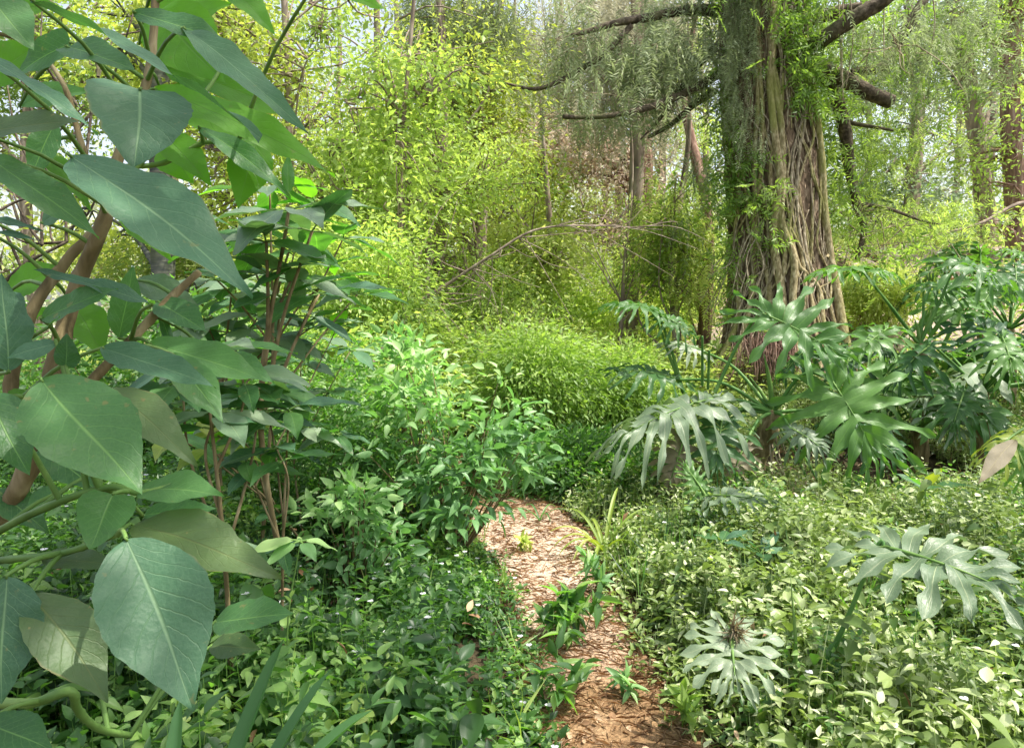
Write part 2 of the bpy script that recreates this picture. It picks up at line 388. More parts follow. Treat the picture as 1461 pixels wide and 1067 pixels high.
def spline(pts, n):
    """Catmull-Rom through pts, n samples"""
    pts = np.asarray(pts, dtype=float)
    if len(pts) == 2:
        t = np.linspace(0, 1, n)[:, None]
        return pts[0] * (1 - t) + pts[1] * t
    q = np.vstack([2 * pts[0] - pts[1], pts, 2 * pts[-1] - pts[-2]])
    k = len(pts) - 1
    t = np.linspace(0, k - 1e-6, n)
    i = t.astype(int); f = (t - i)[:, None]
    a, b, c, d = q[i], q[i + 1], q[i + 2], q[i + 3]
    return 0.5 * ((2 * b) + (-a + c) * f + (2 * a - 5 * b + 4 * c - d) * f ** 2 + (-a + 3 * b - 3 * c + d) * f ** 3)


def tube(pts, rad, sides=7, rough=0.0, cap=True):
    pts = np.asarray(pts, dtype=float)
    n = len(pts)
    rad = np.interp(np.linspace(0, 1, n), np.linspace(0, 1, len(np.atleast_1d(rad))), np.atleast_1d(rad)) if np.ndim(rad) else np.full(n, float(rad))
    T = nrm(np.gradient(pts, axis=0))
    ref = np.array([0.31, 0.87, 0.12]) if abs(T[:, 2]).mean() > 0.6 else np.array([0.1, 0.12, 1.0])
    X = nrm(np.cross(T, ref)); Y = np.cross(T, X)
    a = np.arange(sides) / sides * 2 * math.pi
    r = rad[:, None] * (1 + rough * rng.normal(size=(n, sides)))
    V = pts[:, None, :] + r[..., None] * (np.cos(a)[None, :, None] * X[:, None, :] + np.sin(a)[None, :, None] * Y[:, None, :])
    V = V.reshape(-1, 3)
    i = np.arange(n - 1)[:, None] * sides; j = np.arange(sides)[None, :]; j2 = (j + 1) % sides
    Q = np.stack([i + j, i + j2, i + sides + j2, i + sides + j], -1).reshape(-1, 4)
    Fs = [Q]
    if cap:
        V = np.vstack([V, pts[-1] + T[-1] * rad[-1] * 0.4])
        b = (n - 1) * sides; c = len(V) - 1
        Fs.append(np.array([[b + k, b + (k + 1) % sides, c] for k in range(sides)]))
    return V, Fs


# leaf templates: x across (-.5...5 of width), y along (0..1 of length), z up (of length)
def tmpl_grid(rows, cols, prof, fold=0.12, droop=0.15, wave=0.0):
    V = []; UV = []
    for i in range(rows + 1):
        v = i / rows
        w = prof(v)
        for j in range(cols + 1):
            u = j / cols * 2 - 1
            V.append((u * 0.5 * w, v, fold * abs(u) * w - droop * v * v + wave * math.sin(v * 14 + j) * abs(u)))
            UV.append((u, v))
    Q = [[i * (cols + 1) + j, i * (cols + 1) + j + 1, (i + 1) * (cols + 1) + j + 1, (i + 1) * (cols + 1) + j] for i in range(rows) for j in range(cols)]
    return np.array(V), np.array(Q), np.array(UV)


def ovate(v):
    return max(0.02, math.sin(math.pi * min(1, v) ** 0.72) ** 0.85 * (1 - 0.25 * v ** 3)) if v < 1 else 0.02


def ellip(v):
    return max(0.03, math.sin(math.pi * min(max(v, 0.001), 0.999)) ** 0.75)


T_SM = (np.array([(0, 0, 0), (-.42, .38, .06), (0, .45, -.03), (.42, .38, .06), (0, 1, -.14)]),
        np.array([(0, 2, 1), (0, 3, 2), (1, 2, 4), (2, 3, 4)]),
        np.array([(0, 0), (-1, .4), (0, .45), (1, .4), (0, 1)]))
T_MD = tmpl_grid(5, 2, ovate, fold=0.10, droop=0.22)
T_CL = tmpl_grid(7, 4, ovate, fold=0.09, droop=0.26, wave=0.008)
T_EL = tmpl_grid(5, 2, ellip, fold=0.10, droop=0.12)
T_DI = (np.array([(-.12, 0, 0), (.12, 0, 0), (.5, .45, .03), (0, 1, -.08), (-.5, .45, .03)]),
        np.array([(0, 1, 2), (0, 2, 4), (4, 2, 3)]),
        np.array([(0, 0), (0, 0), (1, .45), (0, 1), (-1, .45)]))


def leaves(pos, dirs, nor, L, W, tp, rnd=None):
    tv, tf, tu = tp
    n = len(pos); k = len(tv)
    y = nrm(dirs)
    z = nor - (nor * y).sum(1, keepdims=True) * y
    z = nrm(z)
    x = np.cross(y, z)
    L = np.broadcast_to(L, (n,))[:, None, None]; W = np.broadcast_to(W, (n,))[:, None, None]
    V = pos[:, None, :] + x[:, None, :] * tv[None, :, 0:1] * W + y[:, None, :] * tv[None, :, 1:2] * L + z[:, None, :] * tv[None, :, 2:3] * L
    Fc = (tf[None] + (np.arange(n) * k)[:, None, None]).reshape(-1, tf.shape[1])
    if rnd is None: rnd = rng.random(n)
    A = np.concatenate([np.broadcast_to(tu[None], (n, k, 2)), np.broadcast_to(rnd[:, None, None], (n, k, 1))], -1)
    return V.reshape(-1, 3), Fc, A.reshape(-1, 3)


def rdir(n, up=0.0, spread=1.0):
    v = rng.normal(size=(n, 3)) * spread
    v[:, 2] += up
    return nrm(v)


# ------------------------------------------------------------------ ground
def gh(x, y):
    x = np.asarray(x, dtype=float); y = np.asarray(y, dtype=float)
    h = 0.03 * noise2(x, y, 0.9)
    h = h + 0.62 * sm((x - 0.5) / 2.2) * sm((y - 4.6) / 3.0)
    h = h + 1.75 * sm((x - 1.6) / 3.0) * sm((y - 7.9) / 3.6)
    h = h + 0.25 * sm((-x - 1.0) / 3) * sm((y - 4) / 4)
    h = h + 1.2 * sm((y - 16) / 30)
    return h


PATH = np.array([(-3.0, .25, .26), (0.5, .29, .24), (1.5, .30, .24), (1.92, .30, .23), (2.4, .26, .20), (2.87, .21, .21), (3.3, .17, .25), (3.8, .12, .29), (4.3, .03, .28), (4.9, -.06, .22), (5.6, -.25, .2), (7, -.9, .2)])


def path_d(x, y):
    """distance from the path edge (negative inside)"""
    c = np.interp(y, PATH[:, 0], PATH[:, 1]); w = np.interp(y, PATH[:, 0], PATH[:, 2])
    return np.abs(x - c) - w + 0.03 * noise2(x, y, 6.0)


def grid_sheet(xs, ys, hf):
    X, Y = np.meshgrid(xs, ys)
    V = np.stack([X, Y, hf(X, Y)], -1).reshape(-1, 3)
    a, b = len(ys), len(xs)
    i = np.arange(a - 1)[:, None] * b; j = np.arange(b - 1)[None, :]
    return V, np.stack([i + j, i + j + 1, i + b + j + 1, i + b + j], -1).reshape(-1, 4)


xs = np.unique(np.concatenate([np.linspace(-400, -10, 30), np.arange(-10, 10, 0.08), np.linspace(10, 400, 30)]))
ys = np.unique(np.concatenate([np.linspace(-60, -3, 12), np.arange(-3, 14, 0.08), np.linspace(14, 500, 60)]))
V, Q = grid_sheet(xs, ys, lambda x, y: gh(x, y) - 0.03 * sm(1 - (path_d(x, y) + .1) / .15) * (y < 8))
tag(mk('ground', V, Q, M['ground']), kind='structure', label='dark soil under the undergrowth')

# path sheet: follows its own course, edges dip under the soil
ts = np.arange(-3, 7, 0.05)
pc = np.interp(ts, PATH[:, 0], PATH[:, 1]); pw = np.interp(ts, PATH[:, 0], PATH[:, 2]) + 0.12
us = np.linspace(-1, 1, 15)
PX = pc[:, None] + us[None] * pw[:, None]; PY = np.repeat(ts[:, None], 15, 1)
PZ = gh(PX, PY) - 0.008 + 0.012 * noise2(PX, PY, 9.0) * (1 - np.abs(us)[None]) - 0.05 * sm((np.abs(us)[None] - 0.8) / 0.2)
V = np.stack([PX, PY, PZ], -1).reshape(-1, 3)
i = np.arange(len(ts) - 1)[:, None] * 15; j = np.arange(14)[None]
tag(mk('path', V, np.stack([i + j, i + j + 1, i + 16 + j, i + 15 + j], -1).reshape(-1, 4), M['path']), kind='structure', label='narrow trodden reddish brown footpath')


# ------------------------------------------------------------------ ground cover (nobody could count it)
def cover_h(x, y):
    d = path_d(x, y)
    base = 0.15 + 0.12 * (0.5 + 0.5 * noise2(x, y, 1.6)) + 0.09 * noise2(x + 3, y, 4.0) + 0.04 * noise2(x, y + 9, 11.0)
    left = sm((-x - 0.1) / 1.5)
    base = base + 0.10 * left
    base = base * np.where(y < 5, sm((d + 0.05) / 0.45) * 0.9 + 0.10, 1)
    return np.maximum(base, 0.03)


def shoots(n, x0, x1, y0, y1, keep, tp, Lr, k_leaf, dens_pow=1.0, hk=1.0):
    """upright trailing shoots with alternate leaves and a tip rosette"""
    y = y0 + (y1 - y0) * rng.random(n) ** dens_pow
    x = x0 + (x1 - x0) * rng.random(n)
    k = keep(x, y)
    x, y = x[k], y[k]
    n = len(x)
    top = cover_h(x, y) * hk * (0.4 + 0.75 * rng.random(n) ** .8 + 0.5 * (rng.random(n) < .06))
    g = gh(x, y)
    az = rng.uniform(0, 6.283, n)
    lean = rng.uniform(0.0, 1.1, n)
    ld = np.stack([np.cos(az) * lean, np.sin(az) * lean, np.ones(n)], 1)
    ld = nrm(ld)
    tipp = np.stack([x, y, g + top], 1)
    Ps = []; Ds = []; Ns = []; Ls = []; R = []
    ph = rng.uniform(0, 6.283, n)
    tone = np.clip(rng.normal(0.40, 0.27, n), 0, 1)
    size = rng.uniform(0.65, 1.15, n)
    for j in range(k_leaf):
        s = j * 0.42 * Lr * size
        pos = tipp - ld * s[:, None]
        a = ph + j * 2.5 + rng.normal(0, 0.3, n)
        el = rng.normal(0.5 - 0.16 * j, 0.38, n)
        d = np.stack([np.cos(a) * np.cos(el), np.sin(a) * np.cos(el), np.sin(el)], 1)
        nn = np.stack([-np.cos(a) * np.sin(el), -np.sin(a) * np.sin(el), np.cos(el)], 1) + rng.normal(0, 0.38, (n, 3))
        L = Lr * size * rng.uniform(0.8, 1.15, n) * (0.62 + 0.13 * min(j, 4))
        Ps.append(pos); Ds.append(d); Ns.append(nn); Ls.append(L)
        R.append(np.clip(tone - 0.05 * j + rng.normal(0.06, 0.08, n), 0, 1))
    pos = np.vstack(Ps); d = np.vstack(Ds); nn = np.vstack(Ns); L = np.concatenate(Ls); R = np.concatenate(R)
    a = leaves(pos, d, nn, L, L * rng.uniform(0.36, 0.6, len(L)), tp, R)
    # the stems that carry them
    b = leaves(np.stack([x, y, g], 1) + rng.normal(0, .01, (n, 3)), tipp - np.stack([x, y, g], 1), rdir(n), np.linalg.norm(tipp - np.stack([x, y, g], 1), axis=1), .004, T_DI, np.full(n, .8))
    return (np.vstack([a[0], b[0]]), [a[1], b[1] + len(a[0])], np.vstack([a[2], b[2]])), tipp


def right_side(x, y):
    return x > np.interp(y, PATH[:, 0], PATH[:, 1])


def in_wedge(x, y, m=0.5):
    return np.abs(x) < 0.78 * y + m


def thin(x, y):
    return (noise2(x + 7, y + 2, 2.2) > -0.8) & (noise2(x + 1, y + 5, 8.0) > -0.55)


# left bank
b1 = Bag()
r, tipsL = shoots(7000, -3.2, 1.0, 1.7, 3.6, lambda x, y: (path_d(x, y) > -0.10 * rng.random(len(x)) ** 2) & ~right_side(x, y) & in_wedge(x, y) & thin(x, y), T_MD, 0.050, 6)
b1.add(*r)
r, _ = shoots(3800, -2.0, 1.0, 0.7, 2.1, lambda x, y: (path_d(x, y) > -0.10 * rng.random(len(x)) ** 2) & ~right_side(x, y) & in_wedge(x, y) & thin(x, y), T_MD, 0.062, 6)
b1.add(*r)
r, _ = shoots(4500, -3.2, 1.0, 1.7, 3.6, lambda x, y: (path_d(x, y) > -0.10 * rng.random(len(x)) ** 2) & ~right_side(x, y) & in_wedge(x, y) & thin(x, y), T_MD, 0.040, 6)
b1.add(*r)
r, _ = shoots(240, -1.6, 0.9, 0.8, 1.9, lambda x, y: (path_d(x, y) > 0.03) & ~right_side(x, y) & in_wedge(x, y), T_CL, 0.085, 6, hk=1.25)
b1.add(*r)
r, _ = shoots(22000, -6, 0.4, 3.4, 8, lambda x, y: (path_d(x, y) > 0.02) & ~right_side(x, y) & in_wedge(x, y), T_SM, 0.056, 6)
b1.add(*r)
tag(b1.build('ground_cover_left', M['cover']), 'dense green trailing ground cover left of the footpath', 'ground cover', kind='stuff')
# right bank
b2 = Bag()


def litter_gap(x, y):
    """bare dark hollow below the lobed plants"""
    return ((x - 2.45) / 0.9) ** 2 + ((y - 5.05) / 0.55) ** 2 < 1


r, tipsR = shoots(13000, 0.2, 3.4, 0.75, 3.6, lambda x, y: (path_d(x, y) > -0.10 * rng.random(len(x)) ** 2) & right_side(x, y) & in_wedge(x, y) & thin(x, y), T_MD, 0.050, 6)
b2.add(*r)
r, _ = shoots(450, 0.4, 3.2, 0.8, 3.4, lambda x, y: (path_d(x, y) > 0.03) & right_side(x, y) & in_wedge(x, y), T_CL, 0.075, 6, hk=1.2)
b2.add(*r)
r, _ = shoots(20000, 0.1, 6, 3.4, 7.0, lambda x, y: (path_d(x, y) > 0.02) & right_side(x, y) & in_wedge(x, y) & ~litter_gap(x, y), T_SM, 0.052, 6)
b2.add(*r)
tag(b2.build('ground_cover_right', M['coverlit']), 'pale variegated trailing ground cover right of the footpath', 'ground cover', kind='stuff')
# beyond: knee-high herbage closing the end of the path and the forest floor
b3 = Bag()
r, _ = shoots(26000, -14, 14, 6.5, 20, lambda x, y: in_wedge(x, y, 1), T_SM, 0.11, 5)
b3.add(*r)
tag(b3.build('woodland_undergrowth', M['understory']), 'low sunlit undergrowth on the far woodland floor', 'undergrowth', kind='stuff')

# a second, rounder species and thin grass in patches
for nm, lab, mt, x0, x1, sd, mtt in [('clover_patches', 'small round lime leaves mixed into the left ground cover', 'fern', -2.6, .6, -1, T_EL), ('ivy_patches', 'rounded dull green leaves mixed into the right ground cover', 'cover', .4, 3.2, 1, T_CL)]:
    r, _ = shoots(3600, x0, x1, .8, 4.2, lambda x, y: (path_d(x, y) > 0.0) & (right_side(x, y) == (sd > 0)) & in_wedge(x, y) & (noise2(x + 4 * sd, y - 3, 2.8) > .25), mtt, .042, 5, hk=1.12)
    gb_ = Bag(); gb_.add(*r)
    n = 500
    y = rng.uniform(.9, 4.2, n); x = rng.uniform(x0, x1, n)
    k = (path_d(x, y) > 0) & (noise2(x - 2, y, 3.3) > .1); x, y = x[k], y[k]; n = len(x)
    for q in range(4):
        gb_.add(*leaves(np.stack([x, y, gh(x, y) + cover_h(x, y) * .5], 1), rdir(n, 1.6), rdir(n), rng.uniform(.1, .22, n), .006, T_DI))
    tag(gb_.build(nm, M[mt]), lab, 'ground cover', kind='stuff')

# white flowers
fl = Bag()
tp = tipsL[(rng.random(len(tipsL)) < 0.02 + 0.035 * (tipsL[:, 1] > 1.8))]
tp = tp[(tp[:, 0] < 0.2)]
tp = np.vstack([tp, tipsR[rng.random(len(tipsR)) < 0.006]])
for k in range(3):
    a = rng.uniform(0, 6.28, len(tp)) * 0 + k * 2.094 + np.arange(len(tp))
    d = np.stack([np.cos(a), np.sin(a), np.full(len(tp), 0.35)], 1)
    fl.add(*leaves(tp + [0, 0, 0.018], d, np.tile([0, -0.3, 1.0], (len(tp), 1)), 0.012, 0.010, T_EL))
tag(fl.build('small_white_flowers', M['flower']), 'tiny three petalled white flowers dotted over the ground cover', 'flowers', kind='stuff')

# litter on path: straw + dead leaves
lt = Bag()
n = 9000
y = 0.8 + 5.0 * rng.random(n) ** 1.2; c = np.interp(y, PATH[:, 0], PATH[:, 1]); w = np.interp(y, PATH[:, 0], PATH[:, 2]) + 0.05
x = c + w * rng.uniform(-1, 1, n)
pos = np.stack([x, y, gh(x, y) + rng.uniform(-0.004, 0.008, n)], 1)
a = rng.uniform(0, 6.28, n); d = np.stack([np.cos(a), np.sin(a), rng.normal(0.05, 0.14, n)], 1)
lt.add(*leaves(pos, d, rdir(n, 2.0), rng.uniform(0.02, 0.085, n), rng.uniform(0.001, 0.0026, n), T_SM))
n = 900
y = 0.8 + 4.6 * rng.random(n) ** 1.1; c = np.interp(y, PATH[:, 0], PATH[:, 1]); w = np.interp(y, PATH[:, 0], PATH[:, 2]) + 0.05
x = c + w * rng.uniform(-1, 1, n)
pos = np.stack([x, y, gh(x, y) + rng.uniform(0.0, 0.01, n)], 1)
a = rng.uniform(0, 6.28, n); d = np.stack([np.cos(a), np.sin(a), rng.normal(0.1, 0.2, n)], 1)
L = rng.uniform(0.010, 0.034, n)
lt.add(*leaves(pos, d, rdir(n, 1.6), L, L * 0.5, T_MD))
n = 130
x = rng.uniform(-1.6, 3, n); y = rng.uniform(.9, 4, n)
pos = np.stack([x, y, gh(x, y) + cover_h(x, y) * np.where(path_d(x, y) > 0, .95, 0) + .01], 1)
L = rng.uniform(.025, .06, n)
lt.add(*leaves(pos, rdir(n, .1), rdir(n, 3), L, L * .42, T_CL))
# dark hollow and mound
n = 7000
x = rng.uniform(1.0, 7.5, n); y = rng.uniform(4.3, 12.5, n)
pos = np.stack([x, y, gh(x, y) + rng.uniform(0.0, 0.02, n)], 1)
L = rng.uniform(0.03, 0.10, n) * (0.6 + y / 12)
lt.add(*leaves(pos, rdir(n, 0.2), rdir(n, 1.4), L, L * 0.5, T_SM))
tag(lt.build('leaf_litter', M['litter']), 'straw and fallen brown leaves scattered on the path and slope', 'leaf litter', kind='stuff')


# ------------------------------------------------------------------ broad-leaved plant of the left foreground
def acum(v):
    """ovate outline with drawn-out tip"""
    return np.clip(np.sin(math.pi * np.clip(v, 0, 1) ** 0.78), 0, 1) ** 0.82 * (1 - 0.42 * np.clip((v - 0.55) / 0.45, 0, 1) ** 1.3)


def heart(v):
    return np.clip(np.sin(math.pi * np.clip(v * 0.93 + 0.07, 0, 1) ** 0.6), 0, 1) ** 0.75


def big_leaf(B, T, W, n0, prof=acum, fold=0.17, droop=0.12, curl=0.0, wav=0.018, rnd=None, rows=34, cols=12):
    """one broad blade from B to T (world), width W metres"""
    B = np.asarray(B, float); T = np.asarray(T, float)
    ax = T - B; L = np.linalg.norm(ax); y = ax / L
    z = n0 - np.dot(n0, y) * y; z = z / np.linalg.norm(z); x = np.cross(y, z)
    v = np.linspace(0, 1, rows + 1); u = np.linspace(-1, 1, cols + 1)
    Vv, Uu = np.meshgrid(v, u, indexing='ij')
    w = np.maximum(prof(Vv), 0.012)
    p1, p2, p3 = rng.uniform(0, 6.28, 3)
    jag = 1 + 0.018 * np.sin(Vv * 60 + p3) * (np.abs(Uu) > 0.9)
    if rows > 12:                    # a few bites out of the rim
        for _ in range(rng.integers(0, 4)):
            bv = rng.uniform(.2, .95); sd = rng.choice([-1, 1])
            jag = jag - (.05 + .08 * rng.random()) * np.exp(-((Vv - bv) / .035) ** 2) * (Uu * sd > .7)
    X = Uu * 0.5 * W * w * jag
    Y = Vv * L + 0.0 * Uu
    Z = fold * np.abs(X) * 1.2 + droop * L * (0.25 - (Vv - 0.5) ** 2) * 1.0 - curl * (X / (W * .5)) ** 2 * W * 0.5
    Z += wav * L * np.abs(Uu) * np.sin(Vv * 11 + p1 + (Uu > 0) * 2.0) + 0.006 * L * np.abs(Uu) * np.sin(Vv * 29 + p2)
    X = X + 0.03 * L * np.sin(Vv * 3.1 + p1) * Vv * (1 - Vv) * 2
    V = B + X[..., None] * x + Y[..., None] * y + Z[..., None] * z
    c1 = cols + 1
    i = np.arange(rows)[:, None] * c1; j = np.arange(cols)[None]
    Q = np.stack([i + j, i + j + 1, i + c1 + j + 1, i + c1 + j], -1).reshape(-1, 4)
    r = rng.random() if rnd is None else rnd
    A = np.stack([Uu, Vv + r * 0, np.full_like(Uu, r)], -1)
    return V.reshape(-1, 3), Q, A.reshape(-1, 3)


def near_on(polys, p):
    best = None
    for q in polys:
        d = np.linalg.norm(q - p, axis=1)
        # prefer attaching at or below the leaf base
        d = d + 0.15 * np.maximum(q[:, 2] - p[2], 0)
        k = d.argmin()
        if best is None or d[k] < best[0]: best = (d[k], q[k])
    return best[1]


def plant_leaves(root, lst, polys, stemmat, pet_r=0.0035, petname='petiole'):
    for it in lst:
        bx, by, d0, tx, ty, d1, wpx, mat = it[:8]
        opt = it[8] if len(it) > 8 else {}
        B = P(bx, by, d0); T = P(tx, ty, d1)
        W = wpx / F * (d0 + d1) / 2
        mid = (B + T) / 2
        view = nrm(CAMP - mid)
        n0 = view * opt.get('face', 0.75) + np.array([0, 0, opt.get('up', 0.65)]) + np.array([opt.get('nx', 0.0), 0, 0])
        k = {a: b for a, b in opt.items() if a in ('fold', 'droop', 'curl', 'wav', 'rnd', 'prof')}
        V, Q, A = big_leaf(B, T, W, n0, **k)
        lf = mk('leaf', V, Q, M[mat], root, A)
        if polys and not opt.get('nopet'):
            S = near_on(polys, B)
            if np.linalg.norm(S - B) > 0.004:
                m = (S + B) / 2 + np.array([0, 0, 0.08 * np.linalg.norm(S - B)])
                V, Fs = tube(spline([S, m, B - (T - B) * .01, B + (T - B) * 0.015], 9), [pet_r * 1.2, pet_r * .8, pet_r * .45], 7)
                mk(petname, V, Fs, stemmat, lf)


def stem_set(root, lst, mat, name='stem', sides=9):
    polys = []
    for pts, rad in lst:
        q = spline([P(*p) if len(p) == 3 and not isinstance(p, np.ndarray) else p for p in pts], max(14, 8 * len(pts)))
        q = q + 0.004 * np.stack([noise3(q, 9, 1), noise3(q, 9, 2), noise3(q, 9, 3)], 1)
        rn = np.interp(np.linspace(0, 1, len(q)), np.linspace(0, 1, len(rad)), rad)
        kk = np.arange(len(q)) % 7 == 3                       # leaf scars stand out as nodes
        rn = rn * (1 + .16 * kk)
        V, Fs = tube(q, list(rn), sides, rough=0.035)
        mk(name, V, Fs, mat, root)
        polys.append(q)
    return polys


# shrub 1: the tall one at the left edge
base = P(-160, 1100, 1.25); base[2] = gh(base[0], base[1])
sh1 = thing('broad_leaf_shrub', 'tall shrub with very large drooping leaves and brown stems filling the left edge', 'shrub', base)
g0 = base + np.array([0, 0, -0.03])
polys = stem_set(sh1, [
    ([g0, (-60, 830, 1.25), (0, 740, 1.22), (55, 640, 1.2), (85, 520, 1.22), (112, 410, 1.25), (150, 315, 1.22), (170, 230, 1.25), (208, 120, 1.28), (222, 0, 1.3), (226, -140, 1.34)], [0.018, 0.016, 0.0145, 0.0115, 0.008, 0.005]),
    ([(62, 625, 1.2), (110, 570, 1.25), (185, 490, 1.3), (245, 425, 1.36), (285, 388, 1.4)], [0.010, 0.009, 0.008, 0.0065]),
    ([(40, 660, 1.2), (20, 560, 1.22), (45, 450, 1.25), (100, 370, 1.3), (155, 300, 1.32), (120, 210, 1.3), (90, 120, 1.3), (30, 60, 1.3), (-60, 40, 1.3)], [0.011, 0.0105, 0.010, 0.007, 0.005, 0.004, 0.003]),
], M['brownstem'])
polys += stem_set(sh1, [
    ([(-30, 770, 1.15), (60, 715, 1.0), (150, 690, 0.98), (200, 700, 0.97), (250, 690, 0.97)], [0.006, 0.005, 0.004]),
    ([(-50, 800, 1.15), (10, 790, 1.0), (90, 780, 0.95), (170, 760, 0.92)], [0.006, 0.005, 0.0035]),
    ([(-80, 1010, 1.1), (0, 997, 1.0), (50, 997, 0.98), (100, 985, 0.97), (112, 1010, 1.0), (140, 1035, 1.05), (185, 1052, 1.15)], [0.007, 0.0065, 0.006, 0.005]),
    ([(40, 565, 1.15), (-20, 565, 1.1)], [0.004, 0.003]),
    ([(150, 300, 1.25), (240, 190, 1.3), (300, 120, 1.35), (330, 62, 1.4)], [0.005, 0.004, 0.003]),
    ([(165, 240, 1.26), (235, 235, 1.3), (300, 205, 1.32), (360, 235, 1.35), (410, 278, 1.38)], [0.005, 0.004, 0.003]),
], M['greenstem'], name='shoot', sides=7)

